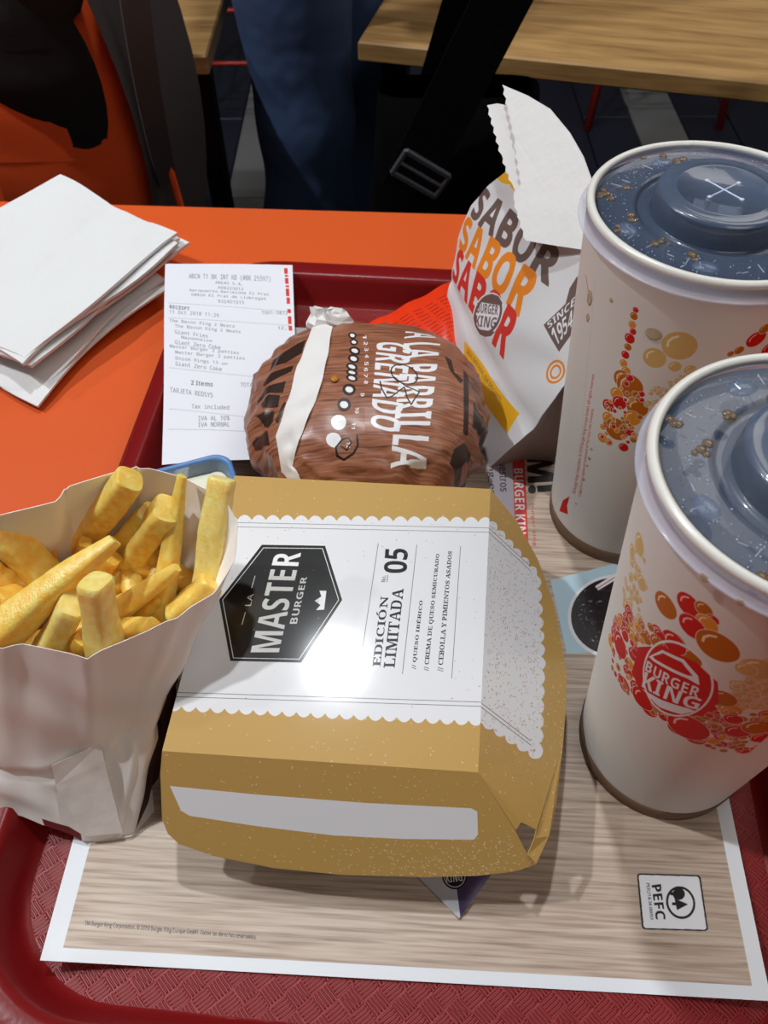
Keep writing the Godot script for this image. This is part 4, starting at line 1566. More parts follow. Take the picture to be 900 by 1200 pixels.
	var t := thing("fries_bag", "small open white paper bag holding the french fries", "paper bag", Vector3.ZERO)
	obj("paper", sheet(rows, uvs, 0.0003), m, t)
	var mid := Vector3(-0.135, 0.004, -0.15)
	var foot := [[], []]
	for j in nu + 1:
		foot[0].append(mid)
		foot[1].append(rows[nv][j])
	obj("bottom", grid(foot, [], null, -1), M.bag_paper, t)
	var fold := [Vector3(-0.1379, 0.0424, -0.1326), Vector3(-0.1183, 0.0454, -0.1408), Vector3(-0.1178, 0.0389, -0.1364), Vector3(-0.1141, 0.0065, -0.1165), Vector3(-0.1296, 0.0080, -0.1147), Vector3(-0.1399, 0.0140, -0.1193), Vector3(-0.1376, 0.0329, -0.1279)]
	obj("folded_corner", card(fold, fold[0], Vector3(0.03, 0, 0.004), Vector3(0.0, -0.02, 0.02), 0.0005), M.bag_paper, t)
	# folded corner flap at the foot of the bag
	var flap := [Vector3(-0.1285, 0.0015, -0.1140), Vector3(-0.1115, 0.0015, -0.1165), Vector3(-0.1035, 0.0015, -0.128), Vector3(-0.106, 0.0015, -0.137), Vector3(-0.126, 0.0015, -0.124)]
	obj("folded_corner", card(flap, flap[0], Vector3(0.02, 0, 0), Vector3(0, 0, 0.02), 0.0006), M.bag_paper, t)


func fry_mesh(a: Vector3, b: Vector3, w: float, taper: float, seed_value: int) -> ArrayMesh:
	var r := RandomNumberGenerator.new()
	r.seed = seed_value
	var n := FastNoiseLite.new()
	n.seed = seed_value
	n.frequency = 120.0
	var d := b - a
	var ln := d.length()
	d /= ln
	var s := d.cross(Vector3.UP if absf(d.y) < 0.9 else Vector3.RIGHT).normalized()
	var u := s.cross(d).normalized()
	var spin := r.randf_range(-0.5, 0.5)
	var bow := r.randf_range(-0.05, 0.05)
	var squash := r.randf_range(0.78, 1.0)
	var rows := []
	var steps := 18
	for i in steps + 3:
		var f := clampf((i - 2.0) / (steps - 2.0), 0.0, 1.0)
		var shrink := 0.02 if (i == 0 or i == steps + 2) else 0.90 if (i == 1 or i == steps + 1) else 1.0
		var half := w * 0.5 * shrink * lerpf(1.0, taper, pow(f, 1.6)) * (1.0 + 0.05 * sin(f * 9.0 + seed_value))
		var row := []
		for k in 25:
			var t := TAU * k / 24.0
			var x := signf(cos(t)) * pow(absf(cos(t)), 0.58) * half
			var y := signf(sin(t)) * pow(absf(sin(t)), 0.58) * half * squash
			var px := x * cos(spin) - y * sin(spin)
			var py := x * sin(spin) + y * cos(spin)
			var p := a + d * (f * ln + (0.0 if shrink == 1.0 else (0.0009 if i > 2 else -0.0009)) + shrink * x * 0.25 * sin(seed_value * 2.0) * (1.0 if i > steps / 2 else 0.0)) + s * px + u * (py + bow * ln * sin(PI * f))
			var g := n.get_noise_3d(p.x, p.y, p.z) * 0.06 + n.get_noise_3d(p.x * 4.0, p.y * 4.0, p.z * 4.0) * 0.025
			row.append(p + (s * px + u * py) * g)
		rows.append(row)
	var st := SurfaceTool.new()
	st.begin(Mesh.PRIMITIVE_TRIANGLES)
	grid(rows.slice(1, rows.size() - 1), [], st, 1)
	grid(rows.slice(0, 2), [], st, 2)
	grid(rows.slice(rows.size() - 2), [], st, 3)
	return finish(st)


func build_fries() -> void:
	var skins := []
	for q in [[Color(0.96, 0.74, 0.29), Color(0.99, 0.88, 0.50)], [Color(0.95, 0.68, 0.23), Color(0.98, 0.79, 0.36)], [Color(0.96, 0.80, 0.40), Color(0.99, 0.91, 0.60)]]:
		var n := FastNoiseLite.new()
		n.seed = skins.size() + 3
		n.frequency = 0.025
		n.fractal_octaves = 5
		var im := n.get_seamless_image(256, 256)
		im.convert(Image.FORMAT_RGB8)
		for y in 256:
			for x in 256:
				var v := im.get_pixel(x, y).r
				im.set_pixel(x, y, (q[0] as Color).lerp(q[1], smoothstep(0.08, 0.92, v)))
		var m := mat(Color.WHITE, 0.36, ImageTexture.create_from_image(im))
		m.uv1_triplanar = true
		m.uv1_scale = Vector3.ONE * 28.0
		m.normal_enabled = true
		m.normal_texture = noise_tex(0.10, 256, 60 + skins.size(), 4.0)
		m.normal_scale = 0.3
		m.subsurf_scatter_enabled = true
		m.subsurf_scatter_strength = 0.35
		skins.append(m)
	var list := [
		[Vector3(-0.1416, 0.0750, -0.2208), Vector3(-0.1012, 0.1250, -0.2168), 0.011, 1.0, 0, "thick blunt french fry standing highest at the back of the bag"],
		[Vector3(-0.0954, 0.0700, -0.1846), Vector3(-0.0812, 0.1230, -0.2193), 0.010, 0.35, 0, "pointed french fry upright beside the tall straight fry at the right rim"],
		[Vector3(-0.0740, 0.0850, -0.1932), Vector3(-0.0662, 0.1180, -0.2222), 0.010, 0.95, 2, "tall straight french fry leaning on the right rim of the bag"],
		[Vector3(-0.0864, 0.0800, -0.1810), Vector3(-0.0706, 0.0930, -0.1883), 0.010, 0.9, 0, "short french fry along the right front rim below the tall straight fry"],
		[Vector3(-0.1128, 0.0700, -0.2093), Vector3(-0.0882, 0.1120, -0.2119), 0.0125, 0.9, 0, "thick broken french fry upright in the middle of the bag"],
		[Vector3(-0.1188, 0.0700, -0.2149), Vector3(-0.0972, 0.1050, -0.2149), 0.010, 0.9, 0, "french fry just behind the thick broken one in the middle"],
		[Vector3(-0.1523, 0.0880, -0.1674), Vector3(-0.1069, 0.1120, -0.1960), 0.0135, 0.35, 0, "long tapering french fry lying slantwise across the bag"],
		[Vector3(-0.1431, 0.0800, -0.1991), Vector3(-0.1578, 0.1050, -0.2085), 0.013, 1.0, 0, "wide french fry sloping up to the left edge of the photo"],
		[Vector3(-0.1540, 0.0800, -0.1948), Vector3(-0.1630, 0.0900, -0.1976), 0.008, 1.0, 1, "small french fry below the wide one at the left edge"],
		[Vector3(-0.1500, 0.0780, -0.1910), Vector3(-0.1586, 0.0880, -0.1834), 0.009, 1.0, 1, "lowest french fry at the left edge behind the long slanting one"],
		[Vector3(-0.1108, 0.0800, -0.1621), Vector3(-0.1085, 0.1150, -0.1743), 0.0125, 0.85, 2, "shaded upright french fry against the front rim of the bag"],
		[Vector3(-0.1390, 0.0750, -0.1650), Vector3(-0.1216, 0.1000, -0.1744), 0.0125, 0.85, 2, "stubby french fry between the long slanting fry and the shaded upright one"],
		[Vector3(-0.1112, 0.0780, -0.1865), Vector3(-0.0839, 0.1000, -0.1911), 0.010, 0.35, 0, "french fry with a browned pointed tip right of the shaded upright one"],
		[Vector3(-0.1281, 0.0700, -0.2013), Vector3(-0.1143, 0.0900, -0.2030), 0.008, 0.9, 1, "small french fry half hidden behind the shaded upright one"],
		[Vector3(-0.1105, 0.0750, -0.1788), Vector3(-0.0933, 0.0880, -0.1702), 0.008, 1.0, 0, "short french fry low at the front rim right of the upright one"],
		[Vector3(-0.1105, 0.0650, -0.1847), Vector3(-0.0935, 0.0800, -0.1902), 0.009, 0.8, 1, "deep french fry below the one with the browned tip"],
		[Vector3(-0.1434, 0.0750, -0.2092), Vector3(-0.1416, 0.0900, -0.2117), 0.0042, 0.4, 1, "thin crisp sliver of french fry against the back paper"],
		[Vector3(-0.1321, 0.0800, -0.2102), Vector3(-0.1255, 0.0950, -0.2079), 0.006, 0.8, 1, "tiny french fry stub above the tip of the long slanting one"],
		[Vector3(-0.1275, 0.0700, -0.1657), Vector3(-0.1189, 0.0880, -0.1661), 0.007, 0.9, 1, "small french fry corner beside the foot of the shaded upright one"],
	]
	var i := 0
	for f in list:
		i += 1
		var foot: Vector3 = f[0] if (i >= 8 and i <= 10) or i == 4 else f[1] + ((f[0] as Vector3) - f[1]) * (1.1 if i == 7 else 1.0 if i == 3 else 1.15 if i in [11, 12, 15, 19] else 1.5)
		tag(obj("french_fry", fry_mesh(foot, f[1], f[2] * 1.18, f[3], i), skins[f[4]]), f[5], "french fry", "french fries in the paper bag")
	var r := RandomNumberGenerator.new()
	r.seed = 90
	for k in 26:
		var row := k / 13
		var p := Vector3(-0.158 + (k % 13) * (0.0045 if row == 0 else 0.0056) + r.randf_range(-0.002, 0.002), 0.066 + 0.012 * row, -0.172 - row * 0.022 + r.randf_range(-0.006, 0.006) - (k % 13) * 0.0007)
		var a := r.randf() * TAU
		var d := Vector3(cos(a) * 0.013, r.randf_range(-0.004, 0.006), sin(a) * 0.009)
		tag(obj("french_fry", fry_mesh(p - d, p + d, 0.0095, 0.9, 200 + k), skins[k % 2]), "french fry lying deep in the bag under the others", "french fry", "french fries in the paper bag")


func print_box_top(c: Canvas) -> void:
	c.ply([2.4, 220.3, 8.6, 205.7, 16.2, 197.5, 24.8, 194.3, 34.5, 196.4, 45.2, 203.7, 57.1, 217.3, 63.4, 202.7, 71.1, 194.4, 79.7, 191.3, 89.4, 193.4, 100, 200.7, 111.7, 214.3, 118.2, 199.7, 125.9, 191.4, 134.6, 188.2, 144.2, 190.4, 154.7, 197.7, 166.3, 211.2, 173, 196.7, 180.8, 188.4, 189.4, 185.2, 199, 187.4, 209.5, 194.7, 220.9, 208.2, 227.7, 193.7, 235.6, 185.4, 244.2, 182.2, 253.8, 184.4, 264.2, 191.7, 275.5, 205.2, 282.4, 190.7, 290.3, 182.4, 299, 179.2, 308.6, 181.4, 318.8, 188.6, 330, 202.2, 337.1, 187.6, 345, 179.3, 353.8, 176.2, 363.3, 178.3, 373.5, 185.6, 384.5, 199.2, 391.7, 184.6, 399.7, 176.3, 408.5, 173.2, 418, 175.3, 428.1, 182.6, 439, 196.2, 446.3, 181.6, 454.4, 173.3, 463.2, 170.1, 472.6, 172.3, 482.7, 179.6, 493.5, 193.2, 500.9, 178.6, 509.1, 170.3, 517.9, 167.1, 527.3, 169.3, 537.2, 176.6, 547.9, 190.2, 555.4, 175.6, 563.7, 167.3, 572.5, 164.1, 581.9, 166.3, 591.8, 173.6, 602.3, 187.2, 609.9, 172.6, 618.3, 164.3, 627.1, 161.1, 636.4, 163.3, 646.3, 170.6, 656.6, 184.2, 664.4, 169.6, 672.8, 161.3, 681.7, 158.1, 691, 160.3, 700.7, 167.6, 711, 181.2, 718.9, 166.6, 727.3, 158.3, 736.2, 155.1, 745.5, 157.3, 755.2, 164.6, 765.2, 178.2, 773.3, 163.6, 781.8, 155.3, 790.7, 152.1, 800, 154.3, 809.6, 161.6, 819.5, 175.2, 827.7, 160.6, 836.3, 152.3, 845.2, 149.1, 854.4, 151.3, 863.9, 158.6, 873.7, 172.2, 882, 157.6, 890.7, 149.3, 899.6, 146.1, 908.8, 148.3, 918.3, 155.6, 928, 169.2, 936.4, 154.6, 945.1, 146.3, 954.1, 143.1, 963.2, 145.3, 972.6, 152.6, 982.1, 166.2, 990.7, 151.6, 999.5, 143.3, 1008.4, 140.1, 1017.6, 142.3, 1026.9, 149.6, 1072.2, 160.8, 1064.1, 981.7, 1033.2, 983.9, 1025.3, 994.4, 1017.4, 1000.3, 1009.6, 1002.4, 1001.7, 1000.6, 993.8, 995, 985.9, 984.7, 978, 995.3, 970.2, 1001.1, 962.3, 1003.2, 954.4, 1001.4, 946.5, 995.8, 938.5, 985.5, 930.7, 996.1, 922.9, 1002, 915.1, 1004.1, 907.1, 1002.2, 899.1, 996.6, 891, 986.3, 883.3, 996.9, 875.6, 1002.8, 867.7, 1004.9, 859.8, 1003.1, 851.7, 997.5, 843.5, 987.2, 835.9, 997.7, 828.2, 1003.6, 820.3, 1005.7, 812.4, 1003.9, 804.2, 998.3, 795.9, 988, 788.4, 998.6, 780.7, 1004.4, 772.9, 1006.5, 764.9, 1004.7, 756.7, 999.1, 748.2, 988.8, 740.8, 999.4, 733.2, 1005.3, 725.4, 1007.4, 717.3, 1005.5, 709.1, 999.9, 700.5, 989.6, 693.2, 1000.2, 685.6, 1006.1, 677.8, 1008.2, 669.7, 1006.4, 661.4, 1000.8, 652.7, 990.5, 645.5, 1001, 637.9, 1006.9, 630.1, 1009, 622, 1007.2, 613.6, 1001.6, 604.9, 991.3, 597.7, 1001.9, 590.2, 1007.8, 582.4, 1009.9, 574.3, 1008, 565.9, 1002.4, 557, 992.1, 549.9, 1002.7, 542.5, 1008.6, 534.7, 1010.7, 526.5, 1008.9, 518, 1003.3, 509, 992.9, 502, 1003.5, 494.6, 1009.4, 486.9, 1011.5, 478.7, 1009.7, 470.1, 1004.1, 461, 993.8, 454.1, 1004.4, 446.8, 1010.3, 439, 1012.4, 430.8, 1010.5, 422.1, 1004.9, 412.9, 994.6, 406.1, 1005.2, 398.8, 1011.1, 391, 1013.2, 382.8, 1011.4, 374.1, 1005.8, 364.7, 995.4, 358.1, 1006, 350.8, 1011.9, 343, 1014.1, 334.8, 1012.2, 326, 1006.6, 316.5, 996.2, 309.9, 1006.9, 302.7, 1012.8, 295, 1014.9, 286.7, 1013.1, 277.8, 1007.4, 268.2, 997.1, 261.8, 1007.7, 254.6, 1013.6, 246.9, 1015.7, 238.5, 1013.9, 229.6, 1008.3, 219.9, 997.9, 213.5, 1008.5, 206.4, 1014.5, 198.7, 1016.6, 190.3, 1014.7, 181.3, 1009.1, 171.5, 998.7, 165.2, 1009.4, 158.1, 1015.3, 150.4, 1017.4, 142, 1015.6, 133, 1009.9, 123.1, 999.6, 116.8, 1010.2, 109.8, 1016.1, 102.1, 1018.3, 93.7, 1016.4, 84.6, 1010.8, 74.5, 1000.4, 68.4, 1011.1, 61.4, 1017, 53.7, 1019.1, 45.3, 1017.3, 36.1, 1011.6, 26, 1001.3, 19.9, 1011.9, 13, 1017.8, 5.3, 1020, -3.2, 1018.1, -12.4, 1012.5, -22.7, 1002.1], PAPER_WHITE)
	c.lin([5, 232.5, 1063.2, 190], 2, GREY_LINE)
	c.lin([-35, 952.8, 1056.1, 914.8], 2, GREY_LINE)
	c.lin([9.2, 252.6, 1063.8, 210.1], 2, GREY_LINE)
	c.lin([-31.2, 968.3, 1056.7, 930.2], 2, GREY_LINE)
	c.ply([172.3, 327.6, 411.2, 316.2, 507.1, 549.6, 399.6, 810.9, 154, 821.2, 63.1, 579.8], INK)
	c.lin([181.3, 341.2, 403.4, 329.4, 494.8, 550.4, 390.4, 798.2, 162.3, 809.3, 75.5, 579, 181.3, 341.2], 3, WHITE)
	c.txt("MASTER", BOLD, [217.2, 783.5, 227.4, 355.4, 326.2, 353.4, 316.2, 776.7], WHITE)
	c.txt("BURGER", BOLD, [333.9, 661.1, 343.4, 461, 365.4, 459.5, 360, 659.3], WHITE)
	c.txt("LA", SANS, [160.1, 598.5, 164.4, 547.4, 183.6, 546.1, 182.2, 597], WHITE)
	c.lin([173.2, 468.8, 170.6, 521.2], 3, WHITE)
	c.lin([167.8, 625.2, 165.6, 676.1], 3, WHITE)
	c.ply([418.7, 598.8, 448.3, 594.6, 445, 515.1, 419.3, 515.4, 429.9, 540.3, 407.9, 559.9, 432.1, 576.3], WHITE)
	c.txt("EDICIÓN", SERIF, [639.2, 809.5, 637.2, 525.8, 672.8, 523.3, 673.1, 807.2], INK)
	c.txt("LIMITADA", SERIF, [685, 811, 685.7, 486.6, 724.7, 487.2, 722.9, 808.4], INK)
	c.txt("05", BOLD, [644, 423, 639.5, 310.3, 725.6, 311.5, 729.4, 417.3], INK)
	c.txt("No.", SANS, [639.9, 463.3, 639.6, 434.7, 654.1, 433.8, 654.9, 462.3], INK)
	c.lin([660.8, 460.6, 660.7, 432], 2, INK)
	c.lin([610.5, 291.2, 603.4, 816.7], 2, GREY_LINE)
	c.lin([756.3, 288.4, 752.1, 829.6], 2, GREY_LINE)
	c.lin([920.9, 284.3, 921.2, 835.1], 2, GREY_LINE)
	c.txt("// QUESO IBÉRICO", SERIF, [779, 810.4, 783.8, 531.9, 801.5, 533.9, 797.7, 809.1], INK)
	c.txt("// CREMA DE QUESO SEMICURADO", SERIF, [823.6, 813.1, 831.1, 325.2, 847.5, 324.1, 843.3, 811.7], INK)
	c.txt("// CEBOLLA Y PIMIENTOS ASADOS", SERIF, [870.4, 812.7, 875.6, 308.3, 892.8, 310.6, 890.1, 811.4], INK)
func print_box_side(c: Canvas) -> void:
	c.ply([-2.8, 892.2, -52.9, 265.2, -1.3, 257.6, 15.8, 248.3, 28.7, 243.9, 38.1, 243.5, 43.9, 247.2, 46.2, 255, 44.1, 267.5, 61.4, 258.3, 74.4, 253.9, 84, 253.5, 89.7, 257.2, 91.9, 265, 89.7, 277.5, 107.2, 268.3, 120.4, 263.9, 130, 263.5, 135.8, 267.3, 137.9, 275, 135.5, 287.6, 153.3, 278.4, 166.6, 274, 176.3, 273.6, 182.1, 277.4, 184.2, 285.1, 181.6, 297.7, 199.6, 288.5, 213.1, 284.2, 222.9, 283.8, 228.7, 287.6, 230.7, 295.3, 228, 307.9, 246.2, 298.7, 259.8, 294.4, 269.7, 294, 275.5, 297.8, 277.4, 305.5, 274.6, 318.1, 289.6, 318.7, 298.3, 322.5, 301.8, 328.9, 299.8, 337.9, 292.7, 349.5, 279.3, 364.1, 294.2, 364.7, 302.8, 368.5, 306.2, 374.8, 304.3, 383.6, 297.2, 395, 283.9, 409.2, 298.7, 409.9, 307.2, 413.6, 310.6, 419.8, 308.6, 428.5, 301.6, 439.6, 288.4, 453.5, 303.1, 454.2, 311.5, 457.9, 314.9, 464, 312.9, 472.5, 306, 483.3, 292.8, 497, 307.4, 497.8, 315.7, 501.4, 319.1, 507.4, 317.1, 515.7, 310.2, 526.3, 297.2, 539.6, 311.6, 540.5, 319.9, 544.1, 323.2, 550, 321.3, 558.2, 314.4, 568.5, 301.5, 581.5, 315.8, 582.4, 324, 586, 327.2, 591.8, 325.3, 599.8, 318.5, 609.9, 305.7, 622.6, 316.1, 626.3, 321.7, 631.8, 323.3, 638.8, 320.9, 647.3, 314.6, 657.3, 303.5, 669, 313.8, 672.6, 319.3, 678, 321, 684.8, 318.5, 693.2, 312.3, 702.9, 301.4, 714.3, 311.6, 717.9, 317, 723.2, 318.6, 729.9, 316.3, 738, 310.1, 747.5, 299.3, 758.6, 309.4, 762.2, 314.8, 767.4, 316.4, 774, 314.1, 781.9, 308, 791.2, 297.3, 802, 307.3, 805.5, 312.6, 810.7, 314.2, 817.1, 311.9, 824.9, 305.9, 833.9, 295.3, 844.5, 305.2, 848, 310.4, 853.1, 312, 859.4, 309.7, 867, 303.8, 875.8, 293.4, 886.1, 276.9, 894.2, 263.4, 898.6, 252.5, 900.2, 244.1, 898.7, 238, 894.4, 234.9, 886.4, 218.7, 894.5, 205.6, 898.9, 194.8, 900.4, 186.5, 899, 180.4, 894.7, 177.2, 886.8, 161.4, 894.8, 148.5, 899.2, 137.9, 900.7, 129.7, 899.2, 123.7, 894.9, 120.4, 887.1, 104.9, 895, 92.2, 899.4, 81.8, 900.9, 73.7, 899.5, 67.7, 895.2, 64.4, 887.5, 49.2, 895.3, 36.8, 899.7, 26.5, 901.2, 18.4, 899.7, 12.5, 895.5], PAPER_WHITE)
	c.lin([0.4, 281.8, 239.5, 304], 2, GREY_LINE)
	c.lin([-2.8, 840.3, 249.1, 854.3], 2, GREY_LINE)
	c.lin([1.4, 296.8, 239.8, 319.2], 2, GREY_LINE)
	c.lin([-1.9, 851.9, 249.3, 866.2], 2, GREY_LINE)
func print_box_front(c: Canvas) -> void:
	c.ply([132.5, 136.5, 379.3, 146.6, 695.3, 149.7, 989.7, 141.4, 1005, 153.1, 996.2, 243.9, 981.6, 265.4, 773.9, 282.7, 580.6, 288.4, 359.4, 272.9, 170.1, 250.8, 148.3, 232.6], PAPER_WHITE)
func print_bag(c: Canvas) -> void:
	c.txt("SABOR", FAT, [14.9, 559.9, 498.1, 377.2, 528.5, 450.8, 43.3, 640.1], BROWN_INK)
	c.txt("SABOR", FAT, [20.3, 659.1, 499.9, 453.6, 519.3, 565.7, 68.8, 734.9], ORANGE_INK)
	c.txt("SABOR", FAT, [67.1, 736.3, 532.7, 559, 558.1, 675.5, 119.3, 803.9], RED_INK)
	c.ell([91.7, 475, 47.5, -19.1, -1.8, 14], YELLOW_INK, 0)
	c.ell([169.3, 440.2, 38.5, -15.4, -1.5, 15.3], YELLOW_INK, 0)
	c.ell([396.9, 681.8, 70.3, -50.8, 25.1, 53.8], PAPER_WHITE, 0)
	c.ell([396.9, 681.8, 64.8, -46.8, 23.2, 49.6], BROWN_INK, 0.16)
	c.ply([334.5, 696.9, 340.3, 670.7, 364.1, 638.7, 395.2, 616.9, 426.8, 610.4, 431, 615.9], BROWN_INK)
	c.ply([384, 748.8, 471.1, 670.3, 465.8, 691.5, 443.2, 718.2, 411.1, 741.7], BROWN_INK)
	c.txt("BURGER", BOLD, [324.2, 709.7, 418.1, 627.6, 439.3, 641.1, 347.4, 724.2], BROWN_INK)
	c.txt("KING", BOLD, [349.7, 731.2, 446.1, 644.3, 462.6, 666.4, 375.6, 747], BROWN_INK)
	c.ply([368.1, 812.2, 718.9, 696.7, 732.3, 760.6, 422.5, 865.8], YELLOW_INK)
	c.txt("Más deliciosos, que deliciosos.", SANS, [398.8, 809.6, 645.8, 727.1, 651.4, 743.7, 406.4, 829.5], BROWN_INK)
	c.ply([605, 504.4, 611, 387.6, 688.5, 434, 695.8, 496.8], BROWN_INK)
	c.ply([608, 428.1, 584.5, 402.5, 578.2, 371.5, 595.1, 366.1, 614.6, 389.4, 629.6, 417.6], BROWN_INK)
	c.txt("1954", BOLD, [631, 494.5, 639.7, 412.8, 674.1, 432.5, 679.6, 494.7], PAPER_WHITE)
	c.txt("SINCE", BOLD, [608.1, 495.4, 616.6, 395.9, 634.3, 407.4, 625.3, 494.7], PAPER_WHITE)
	c.ell([725.9, 531.8, 25.8, -19.9, 14, 24.9], (ORANGE_INK), 0.2)
	c.ell([725.9, 531.8, 15.2, -11.7, 8.6, 15.2], (ORANGE_INK), 0.3)
func print_burger(c: Canvas) -> void:
	c.ply([133.1, 360.4, 191.1, 338.6, 265.9, 291.1, 253.1, 384.3, 191.8, 424.6, 120.2, 431.8], DARK_PRINT)
	c.ply([100.7, 507.4, 129.8, 462.3, 226, 453.8, 219.1, 490.2, 166.3, 507.3, 112.3, 524], DARK_PRINT)
	c.ply([67, 582.2, 116.6, 535, 200.4, 537.8, 191.9, 593.9, 133.1, 573.9, 80.4, 577.7], DARK_PRINT)
	c.ply([102.8, 601.4, 133.8, 582.1, 181.1, 601.9, 177.7, 661.4, 112.2, 636.5], DARK_PRINT)
	c.ply([79.5, 645.1, 162.7, 670.8, 159.1, 714, 137.1, 720.2], DARK_PRINT)
	c.ply([66.7, 726.8, 91, 717.1, 138.1, 736.6, 149.8, 797.1, 85.3, 768.2], DARK_PRINT)
	c.ply([168.6, 717.3, 201.4, 643.2, 208.2, 652.9, 181.9, 734.4], DARK_PRINT)
	c.ply([905.4, 416.4, 923.8, 469.8, 905.1, 743.2, 885.3, 747.7], DARK_PRINT)
	c.ply([936.9, 594, 983.9, 581.1, 992.6, 666.2, 923.8, 710.4], DARK_PRINT)
	c.ply([829.3, 870, 847.4, 820.4, 890.6, 772.3, 921.7, 771, 908.9, 821.3, 859.8, 875.4], DARK_PRINT)
	c.ply([828.6, 387.5, 855.7, 405, 863.6, 477.2, 899.4, 502.3, 885.3, 527.1, 845.3, 475.3], DARK_PRINT)
	c.txt("GRENADO", BOLD, [698.4, 357.1, 641, 810.8, 532.8, 794.4, 557.1, 333], PAPER_WHITE)
	c.txt("A LA PARRILLA", BOLD, [829.1, 204.7, 736.3, 918, 606.2, 920.7, 674, 247.6], PAPER_WHITE)
	c.ell([455.9, 292.5, 16.2, 8.8, -3, 24.8], DARK_PRINT, 0)
	c.ell([455.9, 292.5, 9.8, 5.7, -1.5, 13], PAPER_WHITE, 0)
	c.ell([463.4, 340.5, 16, 7.7, -2.8, 20.7], DARK_PRINT, 0)
	c.ell([463.4, 340.5, 9.6, 4.6, -1.4, 10.3], PAPER_WHITE, 0)
	c.ell([467.8, 398.1, 21.9, 9.7, -3.7, 25], DARK_PRINT, 0)
	c.ell([467.8, 398.1, 13.1, 6.2, -1.8, 12.5], PAPER_WHITE, 0)
	c.ell([464.5, 447.6, 21.7, 9.6, -4, 24.6], DARK_PRINT, 0)
	c.ell([464.5, 447.6, 13, 6.2, -2, 12.8], PAPER_WHITE, 0)
	c.ell([458.6, 492.9, 22.7, 9.8, -3.1, 19], DARK_PRINT, 0)
	c.ell([458.6, 492.9, 13.6, 6.3, -1.5, 9.5], PAPER_WHITE, 0)
	c.ell([459.3, 524.7, 22.5, 8.7, -3.1, 17.9], DARK_PRINT, 0)
	c.ell([459.3, 524.7, 13.5, 5.2, -1.6, 8.4], PAPER_WHITE, 0)
	c.ell([459.9, 556.1, 22.4, 8.7, -3.1, 17.9], DARK_PRINT, 0)
	c.ell([459.9, 556.1, 13.4, 5.2, -1.5, 9.5], PAPER_WHITE, 0)
	c.ell([451, 617.6, 24.4, 8.9, -5.6, 30], DARK_PRINT, 0)
	c.ell([451, 617.6, 14.7, 5.3, -2.8, 15], PAPER_WHITE, 0)
	c.ell([432.9, 689.9, 25.3, 9, -6, 30.4], DARK_PRINT, 0)
	c.ell([432.9, 689.9, 15.2, 5.4, -3, 15.7], PAPER_WHITE, 0)
	c.ell([414, 766.8, 28.1, 1.1, 0.6, 30.4], PAPER_WHITE, 0)
	c.ell([396.6, 833.3, 27.9, 2, 0.3, 26.5], PAPER_WHITE, 0)
	c.txt("1", BOLD, [516, 293.3, 513.7, 318.3, 498.5, 315.2, 500.6, 289], PAPER_WHITE)
	c.txt("2", BOLD, [519.7, 340.2, 517.4, 364.1, 502.3, 360.9, 504.5, 337.1], PAPER_WHITE)
	c.txt("3", BOLD, [523.2, 381.9, 520.9, 403.5, 506, 401.4, 508.2, 378.7], PAPER_WHITE)
	c.txt("4", BOLD, [525.5, 424.6, 523.2, 445, 508.3, 441.9, 510.5, 421.4], PAPER_WHITE)
	c.txt("5", BOLD, [524, 465.8, 521.7, 486.2, 506.9, 483.1, 509.1, 462.7], PAPER_WHITE)
	c.txt("6", BOLD, [522.4, 499.5, 520.1, 518.8, 505.5, 515.7, 507.7, 496.4], PAPER_WHITE)
	c.txt("7", BOLD, [521.5, 533.9, 519.2, 553.1, 504.6, 550, 506.8, 530.8], PAPER_WHITE)
	c.txt("8", BOLD, [523, 571.2, 520.7, 590.4, 506.3, 587.3, 508.5, 569.2], PAPER_WHITE)
	c.txt("9", BOLD, [510.4, 637.4, 508.2, 654.4, 493.9, 652.4, 496.1, 635.4], PAPER_WHITE)
	c.txt("10", BOLD, [490.4, 705.7, 488.4, 733.9, 474.3, 732, 476.3, 703.8], PAPER_WHITE)
	c.txt("11", BOLD, [478.3, 772.1, 476.2, 797.3, 462.3, 795.4, 464.3, 770.2], PAPER_WHITE)
	c.txt("12", BOLD, [459.8, 845.2, 457.6, 866.5, 443.8, 864.7, 445.9, 843.3], PAPER_WHITE)
	c.lin([451.6, 828.3, 428.5, 833, 405.6, 859.1, 408.7, 885.4, 434.7, 898.8, 469.2, 882.5, 486.4, 856.8, 483.4, 820.5], 7, INK)
	c.lin([451.6, 828.3, 463.3, 846.1, 446.1, 871.9, 422.9, 855.4], 5, INK)
	c.lin([714.8, 546.7, 710.3, 565.5, 698.7, 579.4, 681.9, 585.6, 662.2, 584.7, 642.6, 575.2, 626.1, 558.6, 615.1, 538.5, 611.4, 517.1, 615.5, 498.1, 627, 483.9, 644.1, 477.5, 664.2, 479.3, 684.1, 489, 700.7, 505.9, 711.5, 525.2, 714.8, 546.7], 5, INK)
	c.lin([568.8, 574.1, 574.5, 614.1, 594.6, 660.1, 614.8, 651.2, 661.8, 603, 672.4, 656, 686.2, 687.1, 719.7, 620.2, 667.8, 598, 621.7, 548.3], 5, INK)
